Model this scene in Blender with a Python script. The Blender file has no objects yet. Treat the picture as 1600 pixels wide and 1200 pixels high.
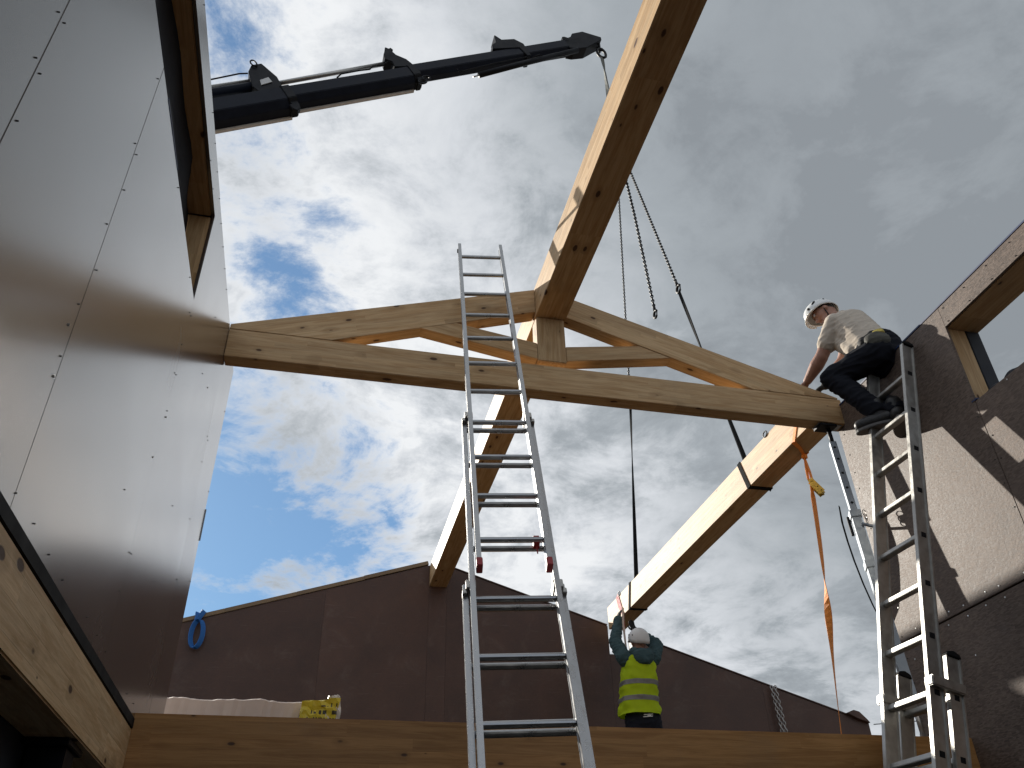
import bpy, bmesh, math, random
from mathutils import Vector, Matrix
random.seed(7)
V = Vector
C = bpy.context.scene.collection
scn = bpy.context.scene

# ------------------------------------------------------------------ camera, light, exposure
cam_d = bpy.data.cameras.new('camera')
cam_d.sensor_width = 36.0
cam_d.lens = 36.0 * 1307.9 / 1600.0
cam_d.clip_start = 0.05
cam_d.clip_end = 5000
cam = bpy.data.objects.new('camera', cam_d)
C.objects.link(cam)
right = V((0.97472, -0.22236, -0.02163))
down = V((0.10846, 0.55559, -0.82435))
fwd = V((0.19532, 0.80117, 0.56567))
m = Matrix.Identity(4)
for i in range(3):
    m[i][0] = right[i]; m[i][1] = -down[i]; m[i][2] = -fwd[i]
cam.matrix_world = m
scn.camera = cam

TO_SUN = V((-1.0, 2.4, 1.17)).normalized()
sun_d = bpy.data.lights.new('sun', 'SUN')
sun_d.energy = 3.7
sun_d.angle = math.radians(0.53)
sun_d.color = (1.0, 0.94, 0.84)
sun = bpy.data.objects.new('sun', sun_d)
sun.rotation_euler = TO_SUN.to_track_quat('Z', 'Y').to_euler()
sun.location = (-6, 14, 9)
C.objects.link(sun)

scn.render.engine = 'CYCLES'
scn.view_settings.view_transform = 'Standard'
scn.view_settings.look = 'None'
scn.view_settings.exposure = 1.0
scn.view_settings.gamma = 1.0
scn.view_settings.use_curve_mapping = False
scn.cycles.max_bounces = 8


class NT:
    """short hand for node trees"""
    def __init__(s, tree):
        s.t = tree; s.n = tree.nodes; s.l = tree.links
    def new(s, typ, **kw):
        n = s.n.new(typ)
        for k, v in kw.items():
            setattr(n, k, v)
        return n
    def link(s, a, b):
        s.l.new(a, b)
    def _in(s, sock, v):
        if hasattr(v, 'links') or hasattr(v, 'is_linked'):
            s.l.new(v, sock)
        else:
            sock.default_value = v
    def math(s, op, a, b=0.0, c=None, clamp=False):
        n = s.new('ShaderNodeMath', operation=op, use_clamp=clamp)
        s._in(n.inputs[0], a); s._in(n.inputs[1], b)
        if c is not None: s._in(n.inputs[2], c)
        return n.outputs[0]
    def vmath(s, op, a, b=None):
        n = s.new('ShaderNodeVectorMath', operation=op)
        s._in(n.inputs[0], a)
        if b is not None: s._in(n.inputs[1], b)
        return n.outputs['Value'] if op in ('DOT_PRODUCT', 'LENGTH') else n.outputs['Vector']
    def noise(s, vec, scale, detail=4, rough=0.5, dist=0.0, w=None):
        n = s.new('ShaderNodeTexNoise')
        if w is not None:
            n.noise_dimensions = '4D'; s._in(n.inputs['W'], w)
        s._in(n.inputs['Vector'], vec)
        n.inputs['Scale'].default_value = scale
        n.inputs['Detail'].default_value = detail
        n.inputs['Roughness'].default_value = rough
        n.inputs['Distortion'].default_value = dist
        return n.outputs['Fac']
    def smooth(s, v, lo, hi, a=0.0, b=1.0):
        n = s.new('ShaderNodeMapRange', interpolation_type='SMOOTHSTEP')
        s._in(n.inputs[0], v)
        for i, x in enumerate((lo, hi, a, b)): s._in(n.inputs[1 + i], x)
        return n.outputs[0]
    def lin(s, v, lo, hi, a=0.0, b=1.0):
        n = s.new('ShaderNodeMapRange')
        s._in(n.inputs[0], v)
        for i, x in enumerate((lo, hi, a, b)): s._in(n.inputs[1 + i], x)
        return n.outputs[0]
    def mix(s, fac, a, b, blend='MIX'):
        n = s.new('ShaderNodeMix', data_type='RGBA', blend_type=blend)
        s._in(n.inputs[0], fac)
        s._in(n.inputs[6], a if hasattr(a, 'is_linked') else (*a, 1)[:4])
        s._in(n.inputs[7], b if hasattr(b, 'is_linked') else (*b, 1)[:4])
        return n.outputs[2]


# ------------------------------------------------------------------ sky: Nishita blue with a broken cloud deck
world = bpy.data.worlds.new('World')
scn.world = world
world.use_nodes = True
W = NT(world.node_tree)
W.n.clear()
out = W.new('ShaderNodeOutputWorld')
bg = W.new('ShaderNodeBackground')
bg.inputs['Strength'].default_value = 0.1
sky = W.new('ShaderNodeTexSky', sky_type='NISHITA')
sky.sun_disc = False
sky.sun_elevation = math.asin(TO_SUN.z)
sky.sun_rotation = math.atan2(TO_SUN.x, TO_SUN.y)
sky.altitude = 200
sky.dust_density = 0.25
tc = W.new('ShaderNodeTexCoord')
dirv = tc.outputs['Generated']
sep = W.new('ShaderNodeSeparateXYZ'); W.link(dirv, sep.inputs[0])
zz = W.math('ADD', W.math('MAXIMUM', sep.outputs[2], 0.0), 0.22)
ux = W.math('DIVIDE', sep.outputs[0], zz)
uy = W.math('DIVIDE', sep.outputs[1], zz)
cmb = W.new('ShaderNodeCombineXYZ'); W.link(ux, cmb.inputs[0]); W.link(uy, cmb.inputs[1])
cmb.inputs[2].default_value = 3.7
uv = cmb.outputs[0]
gap = W.vmath('DOT_PRODUCT', dirv, tuple(V((-0.10, 0.905, 0.415)).normalized()))
away = W.vmath('DOT_PRODUCT', dirv, tuple(V((0.80, 0.10, 0.55)).normalized()))
n1 = W.noise(uv, 2.9, 13, 0.66, 0.4)
n2 = W.noise(uv, 6.5, 9, 0.65, 0.35)
n3 = W.noise(uv, 0.75, 4, 0.5, 0.2)
fb = W.math('ADD', W.math('MULTIPLY', n1, 0.62), W.math('MULTIPLY', n2, 0.38))
cover = W.math('ADD', fb, W.smooth(gap, 0.97, 0.999, 0.026, -0.058))
cover = W.math('ADD', cover, W.smooth(away, 0.36, 0.62, 0.0, 0.22))
dens = W.smooth(cover, 0.43, 0.56)
calm = W.smooth(away, 0.45, 0.80, 1.0, 0.42)
tex = W.math('ADD', W.smooth(fb, 0.44, 0.64, -0.14, 0.46), W.lin(n2, 0.3, 0.7, -0.16, 0.16))
tex = W.math('ADD', W.math('MULTIPLY', tex, calm), W.lin(n3, 0.35, 0.65, -0.17, 0.17))
thick = W.math('ADD', W.smooth(away, 0.38, 0.84, 0.10, 0.94), tex, clamp=True)
cl = W.new('ShaderNodeValToRGB')
W.link(thick, cl.inputs[0])
e = cl.color_ramp.elements
e[0].position = 0.0; e[0].color = (4.4, 4.5, 4.6, 1)
e[1].position = 1.0; e[1].color = (1.38, 1.52, 1.66, 1)
x = cl.color_ramp.elements.new(0.3); x.color = (3.35, 3.5, 3.7, 1)
x = cl.color_ramp.elements.new(0.7); x.color = (1.9, 2.08, 2.24, 1)
skyc = W.mix(0.5, W.mix(1.0, sky.outputs[0], (0.34, 0.50, 0.60), 'MULTIPLY'), (1.05, 1.75, 2.9))
skycol = W.mix(dens, skyc, cl.outputs[0])
W.link(skycol, bg.inputs['Color'])
W.link(bg.outputs[0], out.inputs['Surface'])


# ------------------------------------------------------------------ materials
def mat(name):
    mt = bpy.data.materials.new(name); mt.use_nodes = True
    t = NT(mt.node_tree)
    b = t.n['Principled BSDF']
    return mt, t, b


def set_bump(t, b, h, strength, dist):
    n = t.new('ShaderNodeBump')
    n.inputs['Strength'].default_value = strength
    n.inputs['Distance'].default_value = dist
    t._in(n.inputs['Height'], h)
    t.link(n.outputs[0], b.inputs['Normal'])


def plain(name, col, rough=0.6, metal=0.0, var=0.12, scale=9.0, bump=0.0, bscale=60.0, spec=0.5):
    mt, t, b = mat(name)
    co = t.new('ShaderNodeTexCoord').outputs['Object']
    n = t.noise(co, scale, 6, 0.6)
    k = t.lin(n, 0.25, 0.75, 1 - var, 1 + var)
    cc = t.new('ShaderNodeCombineXYZ')
    for i in range(3): t.link(k, cc.inputs[i])
    col_s = t.mix(1.0, col, cc.outputs[0], 'MULTIPLY')
    t.link(col_s, b.inputs['Base Color'])
    t.link(t.lin(n, 0.3, 0.7, max(0.02, rough - 0.08), min(1, rough + 0.08)), b.inputs['Roughness'])
    b.inputs['Metallic'].default_value = metal
    b.inputs['Specular IOR Level'].default_value = spec
    if bump:
        set_bump(t, b, t.noise(co, bscale, 5, 0.6), bump, 0.01)
    return mt


def wood(name, light, dark, lam=0.042, knot=1.0, rough=0.62):
    """glulam spruce; grain runs along local X, laminations are stacked along local Z"""
    mt, t, b = mat(name)
    co = t.new('ShaderNodeTexCoord').outputs['Object']
    rnd = t.new('ShaderNodeObjectInfo').outputs['Random']
    off = t.new('ShaderNodeCombineXYZ')
    t.link(t.math('MULTIPLY', rnd, 37.0), off.inputs[0]); t.link(t.math('MULTIPLY', rnd, 11.0), off.inputs[1])
    p = t.vmath('ADD', co, off.outputs[0])
    s = t.new('ShaderNodeSeparateXYZ'); t.link(p, s.inputs[0])
    so = t.new('ShaderNodeSeparateXYZ'); t.link(co, so.inputs[0])
    lay = t.math('FLOOR', t.math('DIVIDE', so.outputs[2], lam))
    # finger joints shift per lamella
    wn0 = t.new('ShaderNodeTexWhiteNoise', noise_dimensions='1D'); t.link(t.math('ADD', lay, t.math('MULTIPLY', rnd, 91.0)), wn0.inputs['W'])
    seg = t.math('FLOOR', t.math('ADD', t.math('DIVIDE', s.outputs[0], 1.25), t.math('MULTIPLY', wn0.outputs['Value'], 5.0)))
    cl = t.new('ShaderNodeCombineXYZ'); t.link(lay, cl.inputs[0]); t.link(seg, cl.inputs[1])
    wn = t.new('ShaderNodeTexWhiteNoise', noise_dimensions='2D'); t.link(cl.outputs[0], wn.inputs['Vector'])
    board = wn.outputs['Value']
    # grain: long streaks, different in each board
    g = t.new('ShaderNodeCombineXYZ')
    t.link(t.math('MULTIPLY', s.outputs[0], 0.9), g.inputs[0])
    t.link(t.math('ADD', t.math('MULTIPLY', s.outputs[1], 13.0), t.math('MULTIPLY', board, 19.0)), g.inputs[1])
    t.link(t.math('MULTIPLY', s.outputs[2], 13.0), g.inputs[2])
    warp = t.noise(p, 3.0, 3, 0.5)
    gv = t.vmath('ADD', g.outputs[0], t.vmath('MULTIPLY', warp, (0.0, 0.0, 0.0)))
    g1 = t.noise(g.outputs[0], 2.2, 6, 0.62, 1.2)
    g2 = t.noise(g.outputs[0], 9.0, 4, 0.6, 0.3)
    # knots: stretched voronoi cells, only some carry a knot
    kv = t.new('ShaderNodeCombineXYZ')
    t.link(t.math('MULTIPLY', s.outputs[0], 6.0), kv.inputs[0])
    t.link(t.math('MULTIPLY', s.outputs[1], 13.0), kv.inputs[1])
    t.link(t.math('MULTIPLY', s.outputs[2], 13.0), kv.inputs[2])
    vo = t.new('ShaderNodeTexVoronoi'); vo.inputs['Scale'].default_value = 1.0
    t.link(kv.outputs[0], vo.inputs['Vector'])
    sc = t.new('ShaderNodeSeparateColor'); t.link(vo.outputs['Color'], sc.inputs[0])
    rad = t.math('MULTIPLY', t.math('SUBTRACT', sc.outputs[0], 0.40), 0.36 * knot)
    kn = t.smooth(t.math('SUBTRACT', rad, vo.outputs['Distance']), -0.03, 0.04)
    halo = t.smooth(t.math('SUBTRACT', t.math('MULTIPLY', rad, 2.6), vo.outputs['Distance']), -0.05, 0.22, 0.0, 0.45)
    col = t.mix(t.smooth(g1, 0.35, 0.68), light, dark)
    k = t.math('ADD', t.lin(board, 0, 1, 0.86, 1.08), t.lin(g2, 0.3, 0.7, -0.07, 0.07))
    kc = t.new('ShaderNodeCombineXYZ')
    for i in range(3): t.link(k, kc.inputs[i])
    col = t.mix(1.0, col, kc.outputs[0], 'MULTIPLY')
    col = t.mix(halo, col, tuple(d * 0.72 for d in dark))
    col = t.mix(kn, col, (0.085, 0.040, 0.018))
    # hair line between lamellae
    fr = t.math('FRACT', t.math('DIVIDE', so.outputs[2], lam))
    line = t.smooth(t.math('ABSOLUTE', t.math('SUBTRACT', fr, 0.5)), 0.475, 0.5, 0.0, 0.32)
    col = t.mix(line, col, tuple(d * 0.55 for d in dark))
    # handling dirt
    dirt = t.smooth(t.noise(co, 1.7, 6, 0.66), 0.56, 0.74, 0.0, 0.22)
    col = t.mix(dirt, col, (0.20, 0.15, 0.10))
    t.link(col, b.inputs['Base Color'])
    b.inputs['Roughness'].default_value = rough
    b.inputs['Specular IOR Level'].default_value = 0.3
    hh = t.math('ADD', g2, t.math('MULTIPLY', kn, -0.6))
    hh = t.math('ADD', hh, t.math('MULTIPLY', line, -2.0))
    set_bump(t, b, hh, 0.25, 0.004)
    return mt


def film_panel(name, base, rough, ior, speck, bump, coat=0.0, streak=0.0, coat_ior=1.7, spec=0.5, flake_scale=70.0, tint=(1, 1, 1)):
    """dark brown resin-filmed board"""
    mt, t, b = mat(name)
    co = t.new('ShaderNodeTexCoord').outputs['Object']
    rnd = t.new('ShaderNodeObjectInfo').outputs['Random']
    big = t.noise(co, 1.3, 6, 0.6, 0.4)
    fine = t.noise(co, 55.0, 4, 0.65)
    vo = t.new('ShaderNodeTexVoronoi'); vo.inputs['Scale'].default_value = flake_scale
    st = t.new('ShaderNodeMapping'); st.inputs['Scale'].default_value = (1, 0.45, 1.6)
    t.link(co, st.inputs[0]); t.link(st.outputs[0], vo.inputs['Vector'])
    sc = t.new('ShaderNodeSeparateColor'); t.link(vo.outputs['Color'], sc.inputs[0])
    flake = sc.outputs[0]
    k = t.math('ADD', t.lin(big, 0.3, 0.7, 0.75, 1.25), t.lin(flake, 0, 1, -speck, speck))
    k = t.math('ADD', k, t.lin(rnd, 0, 1, -0.08, 0.08))
    kc = t.new('ShaderNodeCombineXYZ')
    for i in range(3): t.link(k, kc.inputs[i])
    col = t.mix(1.0, base, kc.outputs[0], 'MULTIPLY')
    dust = t.smooth(t.noise(co, 2.6, 8, 0.7, 0.6), 0.52, 0.78, 0.0, 0.28)
    col = t.mix(dust, col, (0.20, 0.165, 0.14))
    if streak:
        sm = t.new('ShaderNodeMapping'); sm.inputs['Scale'].default_value = (2.5, 9.0, 60.0)
        t.link(co, sm.inputs[0])
        sf = t.smooth(t.noise(sm.outputs[0], 1.0, 3, 0.6), 0.66, 0.74, 0.0, streak)
        col = t.mix(sf, col, (0.17, 0.125, 0.11))
    t.link(col, b.inputs['Base Color'])
    fk = 0.4 if bump else 0.0
    t.link(t.lin(t.math('ADD', t.math('MULTIPLY', big, 1.0 - fk), t.math('MULTIPLY', flake, fk)), 0.25, 0.75, rough - 0.05, rough + 0.07), b.inputs['Roughness'])
    b.inputs['IOR'].default_value = ior
    b.inputs['Specular IOR Level'].default_value = spec
    b.inputs['Coat Weight'].default_value = coat
    b.inputs['Coat Roughness'].default_value = rough * 0.9
    b.inputs['Specular Tint'].default_value = (*tint, 1)
    b.inputs['Coat IOR'].default_value = coat_ior
    if bump:
        hh = t.math('ADD', t.math('MULTIPLY', flake, 0.5), t.math('ADD', t.math('MULTIPLY', fine, 0.3), t.math('MULTIPLY', big, 1.5)))
        set_bump(t, b, hh, bump, 0.006)
    else:
        set_bump(t, b, t.noise(co, 0.8, 2, 0.4), 0.12, 0.02)
    return mt


LIGHT = (0.575, 0.395, 0.215); DARK = (0.435, 0.262, 0.118)
M = {
    'wood': wood('glulam_spruce', LIGHT, DARK),
    'wood_floor': wood('glulam_spruce_oiled', (0.43, 0.225, 0.080), (0.31, 0.150, 0.048), lam=0.06, knot=0.62, rough=0.5),
    'wood_rough': wood('glulam_spruce_knotty', (0.76, 0.55, 0.32), (0.58, 0.37, 0.18), lam=0.08, knot=1.15, rough=0.55),
    'lining': wood('lining_board', (0.60, 0.41, 0.22), (0.46, 0.28, 0.13), lam=0.12, knot=0.7),
    'film_gloss': film_panel('brown_film_board_gloss', (0.062, 0.043, 0.032), 0.23, 1.75, 0.04, 0.0, coat=1.0, coat_ior=2.05, tint=(1.0, 0.945, 0.87)),
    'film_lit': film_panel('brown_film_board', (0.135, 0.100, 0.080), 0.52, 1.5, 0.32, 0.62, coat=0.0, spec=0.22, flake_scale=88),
    'film_gable': film_panel('brown_film_board_matt', (0.072, 0.037, 0.026), 0.5, 1.4, 0.10, 0.05, streak=0.35),
    'alu': plain('aluminium', (0.34, 0.345, 0.35), 0.30, 1.0, 0.10, 14, 0.06, 90),
    'alu_dull': plain('aluminium_worn', (0.43, 0.42, 0.395), 0.45, 0.95, 0.20, 20, 0.10, 70),
    'zinc': plain('galvanised_steel', (0.30, 0.33, 0.36), 0.5, 0.6, 0.16, 25, 0.05, 60),
    'black': plain('black_rubber', (0.008, 0.008, 0.009), 0.7, spec=0.2),
    'membrane': plain('dark_wind_membrane', (0.016, 0.018, 0.026), 0.7, 0, 0.3, 5, 0.4, 12),
    'core': plain('wall_core', (0.10, 0.075, 0.05), 0.8),
    'crane': plain('crane_navy_paint', (0.009, 0.012, 0.021), 0.38, 0, 0.25, 5, 0.04, 30, 0.12),
    'crane_dark': plain('crane_black_steel', (0.006, 0.007, 0.010), 0.5, 0.0, 0.2, 8, spec=0.2),
    'rod': plain('crane_ram_rod', (0.42, 0.41, 0.39), 0.3, 0.7, 0.12, 8),
    'strip': plain('crane_pale_wear_strip', (0.62, 0.60, 0.58), 0.45),
    'chain': plain('black_chain_steel', (0.012, 0.012, 0.013), 0.5, 0.0, 0.3, 40, spec=0.25),
    'chain_zinc': plain('bright_chain_steel', (0.40, 0.38, 0.36), 0.4, 0.8, 0.3, 40),
    'strap_black': plain('black_webbing', (0.011, 0.012, 0.013), 0.95, 0, 0.2, 60, 0.3, 200, 0.1),
    'strap_grey': plain('grey_webbing', (0.16, 0.165, 0.15), 0.8, 0, 0.2, 60, 0.5, 200),
    'strap_orange': plain('orange_webbing', (0.90, 0.30, 0.05), 0.65, 0, 0.15, 40, 0.5, 200),
    'strap_red': plain('red_webbing', (0.42, 0.04, 0.05), 0.7, 0, 0.15, 40, 0.4, 200),
    'strap_blue': plain('blue_webbing', (0.015, 0.13, 0.42), 0.6, 0, 0.15, 40, 0.4, 200),
    'blue': plain('blue_membrane_edge', (0.02, 0.036, 0.11), 0.5),
    'red': plain('red_plastic', (0.35, 0.025, 0.03), 0.45),
    'brass': plain('yellow_zinc_steel', (0.48, 0.38, 0.10), 0.4, 0.8, 0.4, 45, 0.3, 60),
    'paper': plain('paper_wrap', (0.58, 0.47, 0.40), 0.7, 0, 0.12, 3, 0.6, 7),
    'white': plain('white_plastic_film', (0.70, 0.67, 0.62), 0.45, 0, 0.08, 6, 0.5, 9),
    'screw': plain('screw_head_dark', (0.03, 0.025, 0.02), 0.5, 0.3),
    'screw_bright': plain('screw_head_bright', (0.75, 0.74, 0.70), 0.3, 0.9),
    'skin': plain('skin', (0.33, 0.165, 0.110), 0.5, 0, 0.10, 20, 0.1, 60),
    'shirt': plain('beige_cotton', (0.50, 0.435, 0.36), 0.9, 0, 0.06, 9, 0.10, 60, 0.2),
    'trousers': plain('dark_work_cotton', (0.012, 0.013, 0.018), 0.95, 0, 0.2, 12, 0.10, 60, 0.15),
    'boot': plain('black_leather', (0.014, 0.013, 0.013), 0.5, 0, 0.3, 20, 0.3, 40),
    'sole': plain('grey_rubber_sole', (0.10, 0.095, 0.09), 0.7),
    'helmet': plain('white_helmet_shell', (0.74, 0.74, 0.72), 0.32, 0, 0.05, 14),
    'helmet_grey': plain('grey_white_helmet_shell', (0.60, 0.58, 0.56), 0.4, 0, 0.06, 14),
    'hoodie': plain('teal_grey_fleece', (0.04, 0.07, 0.075), 0.95, 0, 0.2, 18, 0.10, 60, 0.2),
    'vest': plain('yellow_hivis_cloth', (0.62, 0.76, 0.02), 0.8, 0, 0.08, 10, 0.12, 60, 0.3),
    'reflect': plain('grey_reflective_tape', (0.30, 0.27, 0.25), 0.45, 0.2, 0.12, 20),
    'hair': plain('dark_grey_hair', (0.05, 0.045, 0.04), 0.8, 0, 0.3, 60, 0.8, 120),
    'pouch': plain('olive_tool_pouch', (0.06, 0.057, 0.045), 0.8, 0, 0.3, 20, 0.4, 40),
    'leather': plain('glove_dark', (0.02, 0.018, 0.016), 0.8),
    'eye': plain('eye_white', (0.5, 0.48, 0.46), 0.3),
    'concrete': plain('concrete_slab', (0.075, 0.072, 0.066), 0.85, 0, 0.2, 2.5, 0.3, 30),
    'ground': plain('bare_earth', (0.085, 0.066, 0.048), 0.95, 0, 0.35, 0.6, 0.6, 8),
    'deck': plain('floor_deck_board', (0.20, 0.14, 0.085), 0.8, 0, 0.2, 4, 0.2, 40),
    'lower': plain('dark_blue_lower_wall', (0.022, 0.028, 0.042), 0.6, 0, 0.2, 3, 0.1, 20),
}


def print_yellow():
    mt, t, b = mat('yellow_printed_plastic')
    co = t.new('ShaderNodeTexCoord').outputs['Object']
    s = t.new('ShaderNodeSeparateXYZ'); t.link(co, s.inputs[0])
    rows = t.math('FRACT', t.math('MULTIPLY', s.outputs[2], 22.0))
    inrow = t.math('GREATER_THAN', rows, 0.45)
    c2 = t.new('ShaderNodeCombineXYZ')
    t.link(t.math('FLOOR', t.math('MULTIPLY', s.outputs[0], 120.0)), c2.inputs[0])
    t.link(t.math('FLOOR', t.math('MULTIPLY', s.outputs[2], 22.0)), c2.inputs[1])
    wn = t.new('ShaderNodeTexWhiteNoise', noise_dimensions='2D'); t.link(c2.outputs[0], wn.inputs['Vector'])
    ink = t.math('MULTIPLY', inrow, t.math('GREATER_THAN', wn.outputs['Value'], 0.50))
    part = t.math('GREATER_THAN', t.noise(co, 9.0, 2, 0.5), 0.50)
    ink = t.math('MULTIPLY', ink, part)
    t.link(t.mix(ink, (0.62, 0.50, 0.03), (0.05, 0.045, 0.02)), b.inputs['Base Color'])
    b.inputs['Roughness'].default_value = 0.4
    set_bump(t, b, t.noise(co, 14, 4, 0.6), 0.5, 0.02)
    return mt


M['yellow'] = print_yellow()


# ------------------------------------------------------------------ mesh helpers
def frame(d, up=(0, 0, 1)):
    x = V(d).normalized(); u = V(up)
    if abs(x.dot(u.normalized())) > 0.985: u = V((0, 1, 0))
    y = u.cross(x).normalized(); z = x.cross(y)
    return Matrix((x, y, z)).transposed()


def add_box(bm, c, size, rot=None):
    r = bmesh.ops.create_cube(bm, size=1.0)
    mm = Matrix.Translation(V(c)) @ ((rot.to_4x4() if rot else Matrix.Identity(4)) @ Matrix.Diagonal((*size, 1)))
    bmesh.ops.transform(bm, matrix=mm, verts=r['verts'])
    return r['verts']


def add_tube(bm, pts, r, seg=8, cap=True, flat=None, up=(0, 0, 1)):
    """tube along pts; r a number or list; flat=(w,t) makes a rectangular webbing"""
    pts = [V(p) for p in pts]; n = len(pts)
    rs = r if isinstance(r, (list, tuple)) else [r] * n
    rings = []; prev = None
    for i, p in enumerate(pts):
        d = (pts[min(i + 1, n - 1)] - pts[max(i - 1, 0)]).normalized()
        if prev is None:
            f = frame(d, up); y, z = f.col[1], f.col[2]
        else:
            y = (prev - d * prev.dot(d)).normalized(); z = d.cross(y)
        prev = y
        if flat:
            w, tt = flat
            cs = [(w, tt), (-w, tt), (-w, -tt), (w, -tt)]
            rings.append([bm.verts.new(p + y * a + z * b_) for a, b_ in cs])
        else:
            rings.append([bm.verts.new(p + (y * math.cos(2 * math.pi * k / seg) + z * math.sin(2 * math.pi * k / seg)) * rs[i]) for k in range(seg)])
    for a, b_ in zip(rings, rings[1:]):
        k = len(a)
        for j in range(k):
            bm.faces.new((a[j], a[(j + 1) % k], b_[(j + 1) % k], b_[j]))
    if cap:
        bm.faces.new(list(reversed(rings[0]))); bm.faces.new(rings[-1])


def add_prism(bm, pts, o, u, v, n, t0, t1):
    """polygon pts (a,b) in the plane o + a*u + b*v, extruded along n from t0 to t1"""
    o, u, v, n = V(o), V(u), V(v), V(n)
    A = [bm.verts.new(o + u * a + v * b_ + n * t0) for a, b_ in pts]
    B = [bm.verts.new(o + u * a + v * b_ + n * t1) for a, b_ in pts]
    k = len(pts)
    f = [bm.faces.new(A), bm.faces.new(list(reversed(B)))]
    for i in range(k):
        f.append(bm.faces.new((A[i], B[i], B[(i + 1) % k], A[(i + 1) % k])))
    bmesh.ops.recalc_face_normals(bm, faces=bm.faces[:])


def link_ring(bm, c, d, side, L, Wd, r, n=12, k=5):
    """one oval chain link centred at c, long axis d, lying in the plane d/side"""
    d, side = V(d).normalized(), V(side).normalized()
    pts = []
    for i in range(n):
        a = 2 * math.pi * i / n
        pts.append(V(c) + d * (math.cos(a) * L / 2) + side * (math.sin(a) * Wd / 2))
    nn = d.cross(side)
    rings = []
    for i in range(n):
        t = (pts[(i + 1) % n] - pts[i - 1]).normalized(); q = t.cross(nn)
        rings.append([bm.verts.new(pts[i] + (q * math.cos(2 * math.pi * j / k) + nn * math.sin(2 * math.pi * j / k)) * r) for j in range(k)])
    for i in range(n):
        a, b_ = rings[i], rings[(i + 1) % n]
        for j in range(k):
            bm.faces.new((a[j], a[(j + 1) % k], b_[(j + 1) % k], b_[j]))


def add_chain(bm, pts, pitch, L, Wd, r, n=8, k=4):
    pts = [V(p) for p in pts]
    lens = [0]
    for a, b_ in zip(pts, pts[1:]): lens.append(lens[-1] + (b_ - a).length)
    q = int(lens[-1] / pitch)
    for i in range(q):
        s = (i + 0.5) * pitch
        j = max(x for x in range(len(pts) - 1) if lens[x] <= s)
        d = (pts[j + 1] - pts[j]).normalized()
        p = pts[j] + d * (s - lens[j])
        f = frame(d)
        a = math.radians(45 + 90 * (i % 2))
        link_ring(bm, p, d, f.col[1] * math.cos(a) + f.col[2] * math.sin(a), L, Wd, r, n, k)


def finish(bm, bevel=0.0, seg=2, smooth=False):
    bmesh.ops.recalc_face_normals(bm, faces=bm.faces[:])
    if bevel:
        ed = [e_ for e_ in bm.edges if len(e_.link_faces) == 2 and e_.calc_face_angle(0) > 0.6]
        bmesh.ops.bevel(bm, geom=ed, offset=bevel, segments=seg, affect='EDGES', clamp_overlap=True)
    if smooth:
        for f in bm.faces: f.smooth = True


def obj(name, bm, mt, parent=None, bevel=0.0, smooth=False, mw=None, label=None, cat=None, group=None, kind=None, seg=2):
    finish(bm, bevel, seg, smooth)
    me = bpy.data.meshes.new(name); bm.to_mesh(me); bm.free()
    me.materials.append(M[mt] if isinstance(mt, str) else mt)
    o = bpy.data.objects.new(name, me); C.objects.link(o)
    if parent is not None: o.parent = parent
    if mw is not None: o.matrix_local = mw
    tag(o, label, cat, group, kind)
    return o


def tag(o, label=None, cat=None, group=None, kind=None):
    if label: o['label'] = label
    if cat: o['category'] = cat
    if group: o['group'] = group
    if kind: o['kind'] = kind
    return o


def thing(name, label, cat, loc=(0, 0, 0), group=None):
    o = bpy.data.objects.new(name, None); C.objects.link(o)
    o.empty_display_size = 0.1; o.location = loc
    return tag(o, label, cat, group)


def rel(parent):
    """world -> parent-local matrix for parents that are only translated"""
    return Matrix.Translation(-parent.location)


def wbox(name, lo, hi, mt, parent=None, bevel=0.0, **kw):
    """axis aligned box from world corners; grain along its longest side is left to local X"""
    lo, hi = V(lo), V(hi); c = (lo + hi) / 2; s = hi - lo
    bm = bmesh.new(); add_box(bm, (0, 0, 0), s)
    mw = Matrix.Translation(c - (parent.location if parent else V((0, 0, 0))))
    return obj(name, bm, mt, parent, bevel, mw=mw, **kw)


def beam(name, p0, p1, w, h, mt, parent=None, bevel=0.004, up=(0, 0, 1), **kw):
    """timber from p0 to p1 (centre line); local X is the grain"""
    p0, p1 = V(p0), V(p1); d = p1 - p0
    f = frame(d, up)
    bm = bmesh.new(); add_box(bm, (0, 0, 0), (d.length, w, h))
    mw = Matrix.Translation((p0 + p1) / 2 - (parent.location if parent else V((0, 0, 0)))) @ f.to_4x4()
    return obj(name, bm, mt, parent, bevel, mw=mw, **kw)


def plank_prism(name, pts, y0, y1, d, mt, parent, bevel=0.004, **kw):
    """timber whose XZ outline is pts, between y0 and y1, grain along the XZ direction d"""
    f = frame((d[0], 0, d[1]))
    cx = sum(p[0] for p in pts) / len(pts); cz = sum(p[1] for p in pts) / len(pts)
    c = V((cx, (y0 + y1) / 2, cz)); inv = f.transposed()
    bm = bmesh.new()
    A = [bm.verts.new(inv @ (V((a, y0, b_)) - c)) for a, b_ in pts]
    B = [bm.verts.new(inv @ (V((a, y1, b_)) - c)) for a, b_ in pts]
    k = len(pts)
    bm.faces.new(A); bm.faces.new(list(reversed(B)))
    for i in range(k): bm.faces.new((A[i], B[i], B[(i + 1) % k], A[(i + 1) % k]))
    mw = Matrix.Translation(c - parent.location) @ f.to_4x4()
    return obj(name, bm, mt, parent, bevel, mw=mw, **kw)


def copy_obj(o, parent, mw=None):
    c = o.copy(); C.objects.link(c); c.parent = parent
    if mw is not None: c.matrix_local = mw
    return c


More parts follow.
